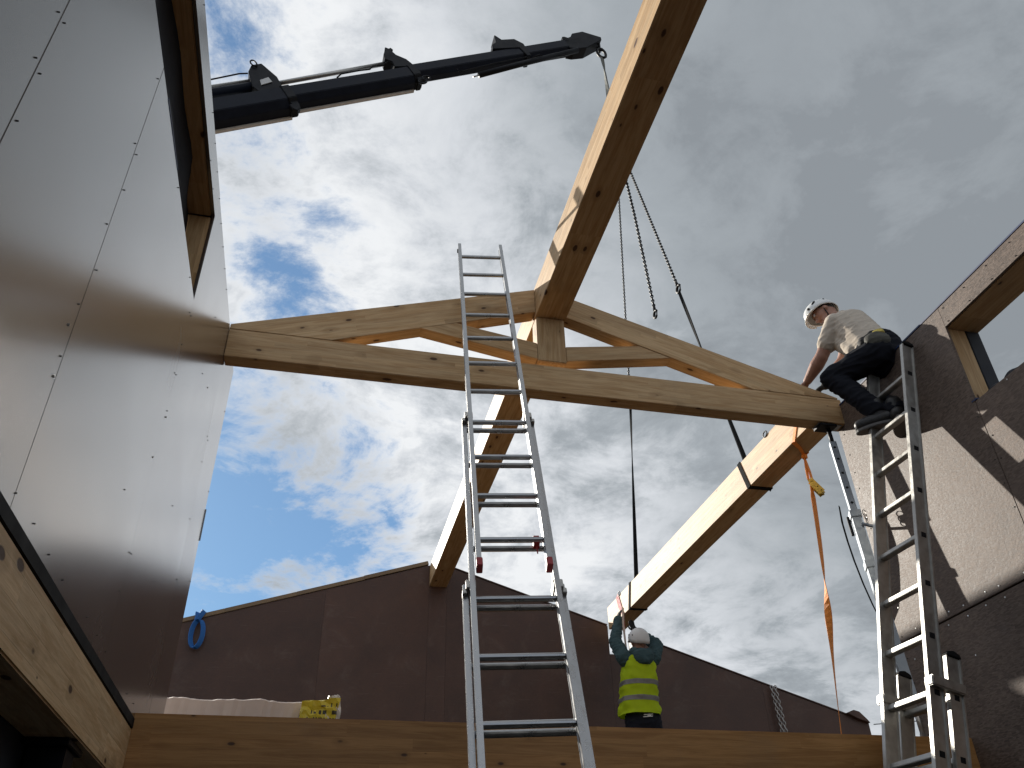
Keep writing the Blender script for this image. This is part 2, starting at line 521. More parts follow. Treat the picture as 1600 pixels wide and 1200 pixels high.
# ------------------------------------------------------------------ the setting
XL, XR = -0.807, 3.82
bm = bmesh.new(); bmesh.ops.create_grid(bm, x_segments=24, y_segments=24, size=1500)
obj('ground', bm, 'ground', mw=Matrix.Translation((0, 0, -1.60)), kind='structure')
bm = bmesh.new(); add_box(bm, (0, 0, 0), (12.6, 13.6, 0.14))
obj('floor_slab', bm, 'concrete', mw=Matrix.Translation((1.5, 4.0, -1.62)), kind='structure')
bm = bmesh.new(); add_box(bm, (0, 0, 0), (11.8, 5.05, 0.12))
obj('upper_floor', bm, 'deck', mw=Matrix.Translation((1.5, 7.975, 1.14)), kind='structure')


# rest of the shell round the camera, unseen; added to cut bounce and fill light
def shell(name, lo, hi, mt):
    lo, hi = V(lo), V(hi)
    bm = bmesh.new(); add_box(bm, (0, 0, 0), hi - lo)
    return obj(name, bm, mt, mw=Matrix.Translation((lo + hi) / 2), kind='structure')
shell('unseen_back_wall', (-1.1, -2.85, -1.55), (4.1, -2.62, 1.0), 'film_gable')  # kept low so sky light still reaches the truss front
shell('ground_floor_wall', (3.84, -2.6, -1.55), (4.05, 4.48, 0.45), 'lower')
shell('partition_wall', (-5.0, 8.6, -1.55), (8.0, 8.8, 1.07), 'lower')


def screws(name, pts, nrm, r, mt, parent):
    bm = bmesh.new(); f = frame(nrm)
    for p in pts:
        p = V(p) - parent.location
        add_tube(bm, [p, p + V(nrm) * 0.004], r, 6)
    return obj(name, bm, mt, parent, kind='stuff')


def panel(parent, lo, hi, mt, jitter=0.0):
    lo, hi = V(lo), V(hi); c = (lo + hi) / 2; s = hi - lo
    bm = bmesh.new(); add_box(bm, (0, 0, 0), s)
    ax = Matrix.Rotation(random.uniform(-jitter, jitter), 4, 'Z') @ Matrix.Rotation(random.uniform(-jitter, jitter) * 0.6, 4, 'Y')
    return obj('panel', bm, mt, parent, 0.0025, mw=Matrix.Translation(c - parent.location) @ ax)


# ---- left side wall with long high opening
lw = thing('side_wall', 'tall glossy brown boarded wall on the left with long high opening', 'wall', (-1.0, 2.0, 0.985))
g = 0.0012
T = 0.018
for (y0, y1, z0, z1) in [(-2.6, -0.05, 0.985, 2.852), (-0.05, 1.45, 0.985, 2.852), (1.45, 2.20, 0.985, 2.852), (2.20, 3.60, 0.985, 2.852),
                         (3.60, 4.87, 0.985, 3.62), (4.87, 5.36, 0.985, 3.62), (-2.6, 0.4, 3.45, 3.62), (0.4, 3.60, 3.45, 3.62)]:
    panel(lw, (XL - T, y0 + g / 2, z0 + 0.001), (XL, y1 - g / 2, z1 - 0.001), 'film_gloss', 0.0010)
wbox('core', (XL - 0.30, -2.6, 0.985), (XL - T - 0.002, 3.60, 2.80), 'core', lw)
wbox('core', (XL - 0.30, 3.65, 0.985), (XL - T - 0.002, 5.35, 3.60), 'core', lw)
wbox('core', (XL - 0.30, -2.6, 3.50), (XL - T - 0.002, 3.65, 3.60), 'core', lw)
beam('head_lining', (XL - 0.165, -2.6, 3.475), (XL - 0.165, 3.60, 3.475), 0.29, 0.045, 'lining', lw)
beam('jamb_lining', (XL - 0.165, 3.625, 2.83), (XL - 0.165, 3.625, 3.45), 0.045, 0.29, 'lining', lw, up=(1, 0, 0))
beam('sill_lining', (XL - 0.165, -2.6, 2.825), (XL - 0.165, 3.60, 2.825), 0.29, 0.045, 'lining', lw)
wbox('top_plate', (XL - 0.30, -2.6, 3.605), (XL - 0.004, 5.352, 3.628), 'deck', lw)
# sagging dark membrane closing the opening on the outside
bm = bmesh.new()
NY, NZ = 60, 10
vs = []
for i in range(NY + 1):
    y = -2.6 + 6.2 * i / NY
    row = []
    for j in range(NZ + 1):
        t = j / NZ
        bulge = 0.195 + 0.012 * math.sin(math.pi * t) * math.sin(y * 2.3) + 0.007 * math.sin(y * 9 + t * 4) - 0.055 * max(0.0, min(1.0, (y - 3.15) / 0.3)) * t ** 2 + 0.012 * math.sin(t * 9 + y * 1.5)
        row.append(bm.verts.new((XL - 0.29 + bulge, y, 2.80 + 0.67 * t)))
    vs.append(row)
for a, b_ in zip(vs, vs[1:]):
    for j in range(NZ): bm.faces.new((a[j], b_[j], b_[j + 1], a[j + 1]))
bmesh.ops.solidify(bm, geom=bm.faces[:], thickness=0.003)
obj('membrane', bm, 'membrane', lw, smooth=True, mw=rel(lw))
wbox('blue_tape', (XL - 0.006, 2.35, 2.853), (XL + 0.0015, 2.72, 2.862), 'blue', lw)
wbox('edge_flap', (XL - 0.02, 5.362, 2.28), (XL + 0.006, 5.372, 2.50), 'zinc', lw)
sp = []
for ys in (1.45, 2.20, 3.60, 4.87):
    z = 1.08
    while z < 3.5:
        for dy in (-0.022, 0.022):
            zz_ = z + random.uniform(-0.02, 0.02)
            if ys > 3.5 or zz_ < 2.82: sp.append((XL, ys + dy, zz_))
        z += 0.185
for y in (2.55, 2.9, 3.25, 4.25, 5.33):
    z = 1.15
    while z < 3.5:
        if y > 3.6 or z < 2.7: sp.append((XL, y + random.uniform(-0.01, 0.01), z))
        z += 0.21 if y == 5.33 else 0.42
y = 0.6
while y < 5.3:
    sp.append((XL, y, 1.03 + random.uniform(-0.01, 0.01))); sp.append((XL, y, 3.60))
    if y < 3.6: sp.append((XL, y, 2.83)); sp.append((XL, y, 3.465))
    y += 0.2
screws('screw_heads', [p for p in sp if random.random() < 0.42], (1, 0, 0), 0.0024, 'screw', lw)
screws('bright_screw_heads', [(XL, 2.16, 1.56), (XL, 2.18, 1.39), (XL, 3.63, 2.15), (XL, 4.50, 2.9), (XL, 3.57, 1.9)], (1, 0, 0), 0.0045, 'screw_bright', lw)

# ---- left floor beam with rubber seal, dark lower wall and post
fb_ = thing('floor_beam', 'knotty pale timber floor beam running under the left wall', 'beam', (XL - 0.09, 1.5, 0.70))
beam('timber', (XL - 0.092, -2.6, 0.8185), (XL - 0.092, 4.497, 0.8185), 0.184, 0.243, 'wood_rough', fb_, 0.006)
wbox('seal_strip', (XL - 0.17, -2.6, 0.942), (XL + 0.004, 4.60, 0.984), 'black', fb_)
lo_w = thing('lower_wall', 'dark blue boarded wall below the left floor beam', 'wall', (-1.1, 1.5, -1.55))
for a, b_ in ((-2.6, -0.2), (-0.2, 2.2), (2.2, 4.48)):
    wbox('panel', (-1.16, a + 0.004, -1.55), (-0.993, b_ - 0.004, 0.45), 'lower', lo_w, 0.004)
    wbox('panel', (-1.16, a + 0.004, 0.458), (-0.993, b_ - 0.004, 0.95), 'lower', lo_w, 0.004)
po = thing('steel_post', 'dark steel post top under the left floor beam', 'post', (-0.9, 3.6, -1.55))
wbox('shaft', (-0.975, 3.55, -1.55), (-0.845, 3.70, 0.672), 'crane_dark', po, 0.004)
wbox('head_plate', (-0.989, 3.50, 0.672), (-0.83, 3.75, 0.695), 'crane_dark', po, 0.003)

# ---- cross beam at the front of the upper floor
cb = thing('cross_beam', 'broad oiled timber cross beam along the bottom of the view', 'beam', (1.5, 4.6, 0.6))
beam('timber', (XL - 0.01, 4.6, 0.806), (XR + 0.05, 4.6, 0.806), 0.20, 0.412, 'wood_floor', cb, 0.004)

# ---- right side wall
rw = thing('side_wall', 'sunlit speckled brown boarded wall on the right with open window gap', 'wall', (4.0, 2.0, 0.7))
for (y0, y1, z0, z1) in [(3.575, 4.90, 1.684, 3.53), (1.1, 3.575, 1.684, 2.785), (-2.6, 1.1, 1.684, 2.785),
                         (2.4, 4.90, 0.70, 1.676), (-0.1, 2.4, 0.70, 1.676), (-2.6, -0.1, 0.70, 1.676), (-2.6, 1.0, 3.368, 3.53), (1.0, 3.60, 3.368, 3.53)]:
    panel(rw, (XR, y0 + g / 2, z0 + 0.001), (XR + T, y1 - g / 2, z1 - 0.001), 'film_lit', 0.0012)
wbox('core', (XR + T + 0.002, -2.6, 0.70), (XR + 0.27, 3.55, 2.74), 'core', rw)
wbox('core', (XR + T + 0.002, 3.64, 0.70), (XR + 0.27, 4.89, 3.51), 'core', rw)
wbox('core', (XR + T + 0.002, -2.6, 3.42), (XR + 0.27, 3.64, 3.51), 'core', rw)
beam('head_lining', (XR + 0.145, -2.6, 3.394), (XR + 0.145, 3.60, 3.394), 0.245, 0.045, 'lining', rw)
beam('jamb_lining', (XR + 0.090, 3.612, 2.79), (XR + 0.090, 3.612, 3.37), 0.045, 0.135, 'lining', rw, up=(1, 0, 0))
wbox('jamb_membrane', (XR + 0.16, 3.588, 2.79), (XR + 0.265, 3.634, 3.37), 'membrane', rw, 0.004)
wbox('sill_membrane', (XR + 0.02, -2.6, 2.745), (XR + 0.265, 3.585, 2.778), 'membrane', rw, 0.004)
wbox('top_edge_strip', (XR - 0.003, -2.6, 3.531), (XR + 0.27, 4.898, 3.542), 'blue', rw)
wbox('corner_tape', (XR - 0.003, 3.555, 2.787), (XR + 0.05, 3.60, 2.797), 'blue', rw)
# sun-curled membrane along the sill
bm = bmesh.new()
for k_, (y, r) in enumerate(((3.45, 0.035), (3.30, 0.026), (3.15, 0.03), (2.9, 0.022))):
    bmesh.ops.create_icosphere(bm, subdivisions=2, radius=r, matrix=Matrix.Translation((XR + 0.06 + 0.02 * k_, y, 2.79)) @ Matrix.Diagonal((1.2, 3.0, 0.8, 1)))
for v in bm.verts: v.co += V((random.uniform(-1, 1), random.uniform(-1, 1), random.uniform(-1, 1))) * 0.006
obj('loose_membrane', bm, 'membrane', rw, smooth=True, mw=rel(rw))
sp = []
for ys, za, zb in ((3.575, 1.75, 2.75), (4.88, 0.8, 3.5)):
    z = za
    while z < zb:
        for dy in ((-0.022, 0.022) if ys < 4 else (-0.03,)):
            sp.append((XR, ys + dy, z + random.uniform(-0.015, 0.015)))
        z += 0.155
y = 0.6
while y < 4.85:
    if y < 3.6: sp.append((XR, y, 3.39))
    sp.append((XR, y, 3.50)); y += 0.21
screws('screw_heads', [p for p in sp if random.random() < 0.8], (-1, 0, 0), 0.0042, 'screw', rw)
sp = []
y = 2.6
while y < 4.8:
    for dz in (-0.035, 0.035): sp.append((XR, y + random.uniform(-0.03, 0.03), 1.68 + dz + random.uniform(-0.008, 0.008)))
    y += 0.16
sp += [(XR, 4.80, 1.9), (XR, 4.78, 1.55), (XR, 4.74, 1.35), (XR, 4.25, 1.42), (XR, 3.30, 2.86 - 0.1)]
screws('bright_screw_heads', sp, (-1, 0, 0), 0.0045, 'screw_bright', rw)
rb = thing('floor_beam', 'dark timber floor beam under the right wall', 'beam', (4.0, 1.5, 0.4))
beam('timber', (XR + 0.10, -2.6, 0.575), (XR + 0.10, 4.49, 0.575), 0.19, 0.24, 'wood_floor', rb, 0.006)
bundle = bmesh.new()
bmesh.ops.create_icosphere(bundle, subdivisions=3, radius=0.055)
for v in bundle.verts:
    v.co = V((v.co.x * 0.9, v.co.y * 1.5, v.co.z * 0.85)) + V((math.sin(v.co.y * 60), math.cos(v.co.z * 70), math.sin(v.co.x * 80))) * 0.006
obj('membrane_roll', bundle, 'membrane', smooth=True, mw=Matrix.Translation((XR + 0.13, 3.36, 2.835)),
    label='small black crumpled roll lying on the right window sill', cat='roll')

# ---- gable wall at the back
GY = 10.5
def gz(x): return 4.37 - 0.3165 * abs(x - 1.49)
gw = thing('gable_wall', 'dark brown boarded gable wall at the back with shallow peak', 'wall', (1.5, GY, 1.2))
xs = [-4.4, -2.45, 0.06, 1.372, 1.608, 3.79, 4.11, 5.9, 7.38]
for a, b_ in zip(xs, xs[1:]):
    za, zb = gz(a), gz(b_)
    if abs(a - 1.372) < 1e-3: za = zb = 4.04
    if abs(a - 3.79) < 1e-3: za = zb = 3.27
    c = V(((a + b_) / 2, GY + 0.05, 2.0))
    pts = [(a + 0.0006, 1.2), (b_ - 0.0006, 1.2), (b_ - 0.0006, zb), (a + 0.0006, za)]
    bm = bmesh.new(); add_prism(bm, [(p[0] - c.x, p[1] - c.z) for p in pts], (0, 0, 0), (1, 0, 0), (0, 0, 1), (0, 1, 0), -0.05, 0.05)
    obj('panel', bm, 'film_gable', gw, 0.0012, mw=Matrix.Translation(c - gw.location))
for a, b_ in ((-4.4, 1.36), (4.12, 7.38), (1.62, 3.78)):
    if a < 0:
        k_ = [a + (b_ - a) * i / 7 for i in range(8)]
    else:
        k_ = [a, b_]
    for p, q in zip(k_, k_[1:]):
        d = V((q - p, 0, gz(q) - gz(p))); nrm = V((-d.z, 0, d.x)).normalized()
        bump_ = random.uniform(0.004, 0.016) if a < 0 else 0.003
        thick_ = 0.05 if a < 0 else 0.016
        beam('top_plate', V((p, GY + 0.06, gz(p))) + nrm * (thick_ / 2 + bump_), V((q, GY + 0.06, gz(q))) + nrm * (thick_ / 2 + bump_), 0.15, thick_, 'deck' if a < 0 else 'film_gable', gw, 0.003)
for a, b_ in ((-4.38, 1.365), (1.615, 3.785), (4.115, 7.36)):
    bm = bmesh.new()
    xs2 = [a, b_]
    add_prism(bm, [(a, 1.2), (b_, 1.2), (b_, gz(b_) - 0.01), (a, gz(a) - 0.01)], (0, GY, 0), (1, 0, 0), (0, 0, 1), (0, 1, 0), 0.103, 0.14)
    obj('core', bm, 'core', gw, mw=rel(gw))
bm = bmesh.new()
add_prism(bm, [(7.05, 2.62), (7.16, 2.66), (7.24, 2.64), (7.33, 2.55), (7.37, 2.50), (7.2, 2.55)], (0, GY, 0), (1, 0, 0), (0, 0, 1), (0, 1, 0), -0.06, 0.06)
obj('eave_block', bm, 'film_gable', gw, 0.004, mw=rel(gw))

# ------------------------------------------------------------------ roof timbers
RX0, RX1, RZ0, RZ1 = 1.372, 1.608, 4.042, 4.332
rc, rz = (RX0 + RX1) / 2, (RZ0 + RZ1) / 2
rdg = thing('ridge_beam', 'big timber ridge beam overhead between camera and truss', 'beam', (rc, 1.2, RZ0))
beam('timber', (rc, -2.6, rz), (rc, 4.855, rz), RX1 - RX0, RZ1 - RZ0, 'wood', rdg, 0.005)
rdg2 = thing('ridge_beam', 'timber ridge beam from the truss back to the gable peak', 'beam', (rc, 7.7, RZ0))
beam('timber', (rc, 4.858, rz), (rc, GY + 0.08, rz), RX1 - RX0 - 0.004, RZ1 - RZ0 - 0.004, 'wood', rdg2, 0.005)

tr = thing('roof_truss', 'low timber roof truss spanning between the two side walls', 'truss', (1.5, 4.86, 3.36))
Y0, Y1 = 4.80, 4.92
beam('bottom_chord', (XL + 0.002, 4.86, 3.475), (XR + 0.02, 4.86, 3.475), 0.12, 0.228, 'wood', tr, 0.004)
plank_prism('rafter', [(XL + 0.003, 3.592), (-0.12, 3.592), (1.370, 4.087), (1.370, 4.312), (XL + 0.003, 3.632)], Y0 + 0.001, Y1 - 0.001, (1, 0.316), 'wood', tr, 0.003)
plank_prism('rafter', [(3.82, 3.592), (3.82, 3.604), (1.610, 4.285), (1.610, 4.073), (3.10, 3.592)], Y0 + 0.001, Y1 - 0.001, (1, -0.315), 'wood', tr, 0.003)
plank_prism('king_post', [(1.374, 3.632), (1.594, 3.632), (1.594, 4.040), (1.374, 4.040)], Y0, Y1, (0, 1), 'wood', tr, 0.004)
plank_prism('strut', [(1.372, 3.644), (1.372, 3.790), (0.751, 3.887), (0.481, 3.801)], Y0 + 0.003, Y1 - 0.003, (-0.95, 0.17), 'wood', tr, 0.003)
plank_prism('strut', [(1.596, 3.653), (1.596, 3.786), (2.19, 3.883), (2.445, 3.801)], Y0 + 0.003, Y1 - 0.003, (0.95, 0.17), 'wood', tr, 0.003)
wbox('steel_plate', (3.60, 4.815, 3.352), (3.80, 4.905, 3.358), 'zinc', tr, 0.001)

pu = thing('purlin', 'sunlit timber purlin hanging in slings beside the right wall', 'beam', (3.81, 7.6, 3.5))
beam('timber', (3.812, 5.06, 3.645), (3.812, 10.22, 3.645), 0.216, 0.29, 'wood', pu, 0.004)
for yy in (5.72, 9.72):
    bm = bmesh.new(); link_ring(bm, (3.70, yy, 3.80), (0, 1, 0), (0, 0, 1), 0.07, 0.05, 0.006)
    obj('lifting_eye', bm, 'chain', pu, smooth=True, mw=rel(pu))

# ------------------------------------------------------------------ loader crane behind the left wall
BL = V((-2.139, 8.0, 9.658)); BU = V((0.8454, 0.0352, 0.5329)); BS = V((0.0416, -0.9991, 0.0)); BV = V((-0.5324, -0.0222, 0.8462))
cr = thing('loader_crane', 'navy blue loader crane boom reaching in above the left wall', 'crane', (-13.5, 7.6, -1.55))
CR = rel(cr)
def boom_pt(s, t, o=0.0): return BL + BU * s + BV * t + BS * o
def boom_section(name, s0, s1, h, w, t, mt='crane', cham=0.28):
    bm = bmesh.new()
    c = cham * min(h, w)
    prof = [(-w / 2 + c, -h / 2), (w / 2 - c, -h / 2), (w / 2, -h / 2 + c), (w / 2, h / 2 - c * 0.5), (w / 2 - c * 0.5, h / 2), (-w / 2 + c * 0.5, h / 2), (-w / 2, h / 2 - c * 0.5), (-w / 2, -h / 2 + c)]
    A = [bm.verts.new(boom_pt(s0, t + b_, a)) for a, b_ in prof]
    B = [bm.verts.new(boom_pt(s1, t + b_, a)) for a, b_ in prof]
    bm.faces.new(A); bm.faces.new(list(reversed(B)))
    for i in range(8): bm.faces.new((A[i], A[(i + 1) % 8], B[(i + 1) % 8], B[i]))
    return obj(name, bm, mt, cr, 0.008, mw=CR)
def boom_plate(name, pts, o0, o1, mt='crane_dark', bev=0.008, parent=None):
    bm = bmesh.new(); add_prism(bm, pts, BL, BU, BV, BS, o0, o1)
    return obj(name, bm, mt, parent or cr, bev, mw=CR if parent is None else Matrix.Identity(4))
boom_section('boom_section', -9.0, 1.02, 0.38, 0.34, -0.105)
boom_section('boom_section', 1.0, 3.10, 0.325, 0.285, -0.05)
boom_section('boom_section', 3.05, 6.55, 0.27, 0.24, 0.03)
for s0, s1, t, o in ((-8.5, 1.0, -0.305, -0.10), (1.1, 3.05, -0.222, -0.082)):
    bm = bmesh.new(); add_box(bm, (0, 0, 0), (s1 - s0, 0.05, 0.03), Matrix((BU, BS, BV)).transposed())
    obj('wear_strip', bm, 'strip', cr, 0.002, mw=CR @ Matrix.Translation(boom_pt((s0 + s1) / 2, t, o)))
boom_plate('cylinder_bracket', [(0.62, 0.18), (0.70, 0.50), (0.80, 0.62), (0.95, 0.62), (1.04, 0.30), (1.02, 0.06), (1.10, -0.06), (1.09, -0.31), (0.99, -0.31), (0.92, -0.02), (0.66, 0.06)], -0.10, 0.14)
for s0_, s1_, h_, w_, t_ in ((0.97, 1.10, 0.41, 0.37, -0.105), (3.06, 3.19, 0.35, 0.31, -0.045), (5.24, 5.35, 0.29, 0.26, 0.03)):
    boom_section('collar', s0_, s1_, h_, w_, t_, 'crane_dark')
boom_plate('collar_lug', [(0.94, -0.30), (1.09, -0.30), (1.07, -0.40), (1.0, -0.45), (0.95, -0.39)], 0.06, 0.15)
boom_plate('bracket_plate', [(0.74, 0.16), (0.92, 0.19), (0.91, 0.30), (0.77, 0.27)], 0.142, 0.155, 'rod', 0.004)
boom_plate('cylinder_bracket', [(2.82, 0.34), (2.86, 0.46), (2.93, 0.54), (3.02, 0.53), (3.05, 0.40), (3.16, 0.27), (3.21, 0.10), (3.24, -0.02), (3.17, -0.23), (3.09, -0.23), (3.10, 0.10), (2.88, 0.14), (2.90, 0.26)], -0.09, 0.12)
boom_plate('valve_block', [(2.95, 0.52), (3.10, 0.57), (3.08, 0.63), (3.04, 0.61), (3.0, 0.66), (2.96, 0.60)], -0.06, 0.08)
boom_plate('cylinder_bracket', [(4.74, 0.17), (4.80, 0.28), (4.90, 0.32), (4.98, 0.50), (5.04, 0.36), (5.28, 0.33), (5.38, 0.18), (5.34, -0.12), (5.26, -0.12), (5.24, 0.10)], -0.11, 0.135)
boom_plate('boom_head', [(6.20, -0.08), (6.24, 0.15), (6.42, 0.19), (6.50, 0.26), (6.74, 0.27), (7.02, 0.05), (6.98, -0.02), (6.84, -0.06), (6.54, -0.15), (6.30, -0.13)], -0.11, 0.12)
boom_plate('head_lug', [(6.28, 0.20), (6.31, 0.28), (6.36, 0.27), (6.42, 0.22)], -0.05, 0.07)
def boom_tube(name, pts, r, mt, seg=10):
    bm = bmesh.new(); add_tube(bm, [boom_pt(*p) for p in pts], r, seg)
    return obj(name, bm, mt, cr, smooth=True, mw=CR)
boom_tube('ram_cylinder', [(-6.0, 0.27, 0.05), (0.68, 0.27, 0.05)], 0.075, 'crane')
boom_tube('ram_rod', [(-5.0, 0.445, 0.0), (0.74, 0.445, 0.0)], 0.037, 'rod')
boom_tube('ram_rod', [(0.98, 0.315, 0.0), (2.86, 0.375, 0.0)], 0.035, 'rod')
boom_tube('ram_cylinder', [(4.18, -0.31, 0.08), (5.25, -0.21, 0.08), (6.36, -0.13, 0.08)], 0.048, 'crane_dark')
boom_tube('ram_rod', [(4.05, -0.325, 0.08), (4.2, -0.31, 0.08)], 0.012, 'rod', 6)
boom_tube('hose', [(-2.0, 0.52, 0.05), (0.2, 0.55, 0.05), (0.60, 0.58, 0.05), (0.72, 0.56, 0.05)], 0.012, 'black', 6)
boom_tube('hose', [(1.9, 0.125, 0.1), (2.0, 0.19, 0.1), (2.3, 0.20, 0.1), (2.48, 0.19, 0.1), (2.56, 0.25, 0.1), (2.72, 0.23, 0.1), (2.86, 0.30, 0.1), (2.90, 0.2, 0.1)], 0.012, 'black', 6)
boom_tube('hose', [(3.85, -0.13, 0.12), (3.86, -0.21, 0.12), (3.98, -0.20, 0.12), (4.6, -0.15, 0.12), (5.25, -0.13, 0.12)], 0.010, 'black', 6)
boom_tube('hose', [(5.3, -0.19, 0.14), (5.5, -0.15, 0.14), (5.52, -0.19, 0.14)], 0.010, 'black', 6)
boom_tube('hose', [(5.85, -0.22, 0.12), (5.90, -0.25, 0.12), (6.30, -0.19, 0.12)], 0.009, 'black', 6)
for s_, t_ in ((3.12, -0.30), (3.22, -0.24)):
    bm = bmesh.new(); link_ring(bm, boom_pt(s_, t_, 0.14), BU, BV, 0.13, 0.09, 0.017)
    obj('lug_eye', bm, 'crane_dark', cr, smooth=True, mw=CR)
bm = bmesh.new(); link_ring(bm, boom_pt(0.83, 0.62, 0.16), BV, BU, 0.13, 0.08, 0.012)
obj('lug_eye', bm, 'crane_dark', cr, smooth=True, mw=CR)
# main boom, column and base, hidden from here behind the wall
kn = boom_pt(-9.0, -0.1)
bm = bmesh.new(); add_tube(bm, [kn, (-13.5, 7.6, 1.6)], 0.28, 8); obj('main_boom', bm, 'crane', cr, mw=CR)
bm = bmesh.new(); add_tube(bm, [(-13.5, 7.6, -1.55), (-13.5, 7.6, 1.9)], [0.5, 0.3], 10); obj('column', bm, 'crane', cr, mw=CR)
# hook
HK = V((3.80, 8.22, 13.17))
bm = bmesh.new()
link_ring(bm, boom_pt(6.93, -0.08), (0, 0, 1), (0.3, 1, 0), 0.20, 0.11, 0.022)
link_ring(bm, HK + V((-0.02, 0, -0.07)), (0, 0, 1), (1, 0.2, 0), 0.24, 0.18, 0.026)
add_tube(bm, [boom_pt(6.93, -0.14), HK + V((-0.01, 0, 0.06))], 0.035, 8)
obj('hook', bm, 'chain', cr, smooth=True, mw=CR)

# ------------------------------------------------------------------ lifting gear
RING = V((3.81, 8.18, 10.85))
sl = thing('lifting_sling', 'grey webbing sling hanging from the crane hook', 'sling', tuple(RING))
bm = bmesh.new()
pts = []
for i in range(15):
    t = i / 14; p = (HK + V((-0.02, 0, -0.18))).lerp(RING + V((0, 0, 0.12)), t)
    pts.append(p)
n_ = len(pts)
rings = []
for i, p in enumerate(pts):
    a = 0.6 + 2.8 * i / n_
    w_ = 0.040 + 0.030 * math.sin(math.pi * min(1, i / 5.0))
    d1 = V((math.cos(a), math.sin(a), 0)); d2 = V((-math.sin(a), math.cos(a), 0))
    rings.append([bm.verts.new(p + d1 * sx * w_ + d2 * sy * 0.012) for sx, sy in ((1, 1), (-1, 1), (-1, -1), (1, -1))])
for a, b_ in zip(rings, rings[1:]):
    for j in range(4): bm.faces.new((a[j], a[(j + 1) % 4], b_[(j + 1) % 4], b_[j]))
bm.faces.new(rings[0]); bm.faces.new(rings[-1])
obj('webbing', bm, 'strap_grey', sl, mw=rel(sl))

br = thing('chain_bridle', 'black three-legged lifting chain bridle hanging behind the ridge beam', 'chain', tuple(RING))
bm = bmesh.new(); link_ring(bm, RING, (0, 0, 1), (1, 0.3, 0), 0.26, 0.16, 0.02, 16, 6)
obj('ring', bm, 'chain', br, smooth=True, mw=rel(br))
H1 = V((3.81, 8.86, 6.35)); H2 = V((3.81, 7.725, 6.80)); H3 = V((3.81, 7.01, 6.62))
for hp, thickl, hang in ((H1, 0.72, 1), (H2, 1.0, 0), (H3, 0.85, 1)):
    bm = bmesh.new()
    st = RING + (hp - RING).normalized() * 0.12
    mid = st.lerp(hp, 0.5)
    if not hang: mid += V((0.0, -0.03, 0.02))
    add_chain(bm, [st, mid, hp + (st - hp).normalized() * 0.12], 0.042 * thickl, 0.058 * thickl, 0.036 * thickl, 0.0085 * thickl)
    obj('chain', bm, 'chain', br, smooth=True, mw=rel(br))
    # sling hook: shank, curved hook and latch
    bm = bmesh.new()
    d = (hp - st).normalized(); sd = V((0, 1, 0)) - d * d.y; sd.normalize()
    add_tube(bm, [hp - d * 0.16, hp - d * 0.07], [0.016, 0.022], 8)
    arc = []
    for i in range(11):
        a = math.radians(-110 + 290 * i / 10)
        arc.append(hp + d * (-0.0 + 0.052 * -math.cos(a + math.pi / 2 - 0.2) * -1) + sd * (0.050 * math.sin(a + math.pi / 2 - 0.2)))
    add_tube(bm, arc, [0.013 + 0.006 * math.sin(math.pi * i / 10) for i in range(11)], 8)
    add_tube(bm, [arc[0], arc[-1]], 0.009, 6)
    obj('hook', bm, 'chain', br, smooth=True, mw=rel(br))


def ribbon(bm, stations, th=0.0022):
    """stations: (point, width direction, half width)"""
    rings = []
    for i, (p, wd, hw) in enumerate(stations):
        a = V(stations[max(0, i - 1)][0]); b_ = V(stations[min(len(stations) - 1, i + 1)][0])
        d = (b_ - a).normalized(); wd = V(wd); wd = (wd - d * wd.dot(d)).normalized(); n_ = d.cross(wd)
        rings.append([bm.verts.new(V(p) + wd * hw * sx + n_ * th * sy) for sx, sy in ((1, 1), (-1, 1), (-1, -1), (1, -1))])
    for a, b_ in zip(rings, rings[1:]):
        for j in range(4): bm.faces.new((a[j], a[(j + 1) % 4], b_[(j + 1) % 4], b_[j]))
    bm.faces.new(rings[0]); bm.faces.new(list(reversed(rings[-1])))


def purlin_strap(yb, top, label, w=0.027, wrap='strap_black'):
    th = thing('web_sling', label, 'sling', (3.81, yb, 3.5))
    x0, x1, z0, z1 = 3.704 - 0.004, 3.92 + 0.004, 3.5 - 0.004, 3.79 + 0.004
    ya = yb + (0.10 if top.y > yb else -0.10)
    bm = bmesh.new()
    # two strands to the hook and a belt round the timber
    tw = []
    A, B = V((3.75, ya, z1 + 0.01)), top
    N = 12
    s0 = V((x0 + 0.09, ya, z1))
    sts = []
    for t in range(N + 1):
        an = 0.4 + 1.5 * t / N
        sts.append((s0.lerp(top, t / N), (math.cos(an), 0.5 * math.sin(an), 0), w * (1.1 - 0.45 * t / N)))
    ribbon(bm, sts, 0.006)
    obj('webbing', bm, wrap, th, mw=rel(th))
    bm = bmesh.new()
    loop = [V((x0, ya, z1)), V((x0, yb, z0)), V((x1, yb, z0)), V((x1, ya, z1))]
    ws = [w, w, w, w]
    for a, b_, nx in ((loop[0], loop[1], V((1, 0, 0))), (loop[1], loop[2], V((0, 0, 1))), (loop[2], loop[3], V((1, 0, 0))), (loop[3], loop[0], V((0, 0, 1)))):
        d = (b_ - a); f = Matrix((d.normalized(), nx.cross(d.normalized()).normalized(), nx)).transposed()
        add_box(bm, (a + b_) / 2, (d.length + 0.006, 2 * w, 0.005), f)
    obj('belt', bm, wrap, th, mw=rel(th))
    return th
purlin_strap(9.42, H1 - V((0, 0, 0.06)), 'black webbing sling round the far end of the hanging purlin')
purlin_strap(6.16, H3 - V((0, 0, 0.06)), 'black webbing sling round the near half of the hanging purlin')

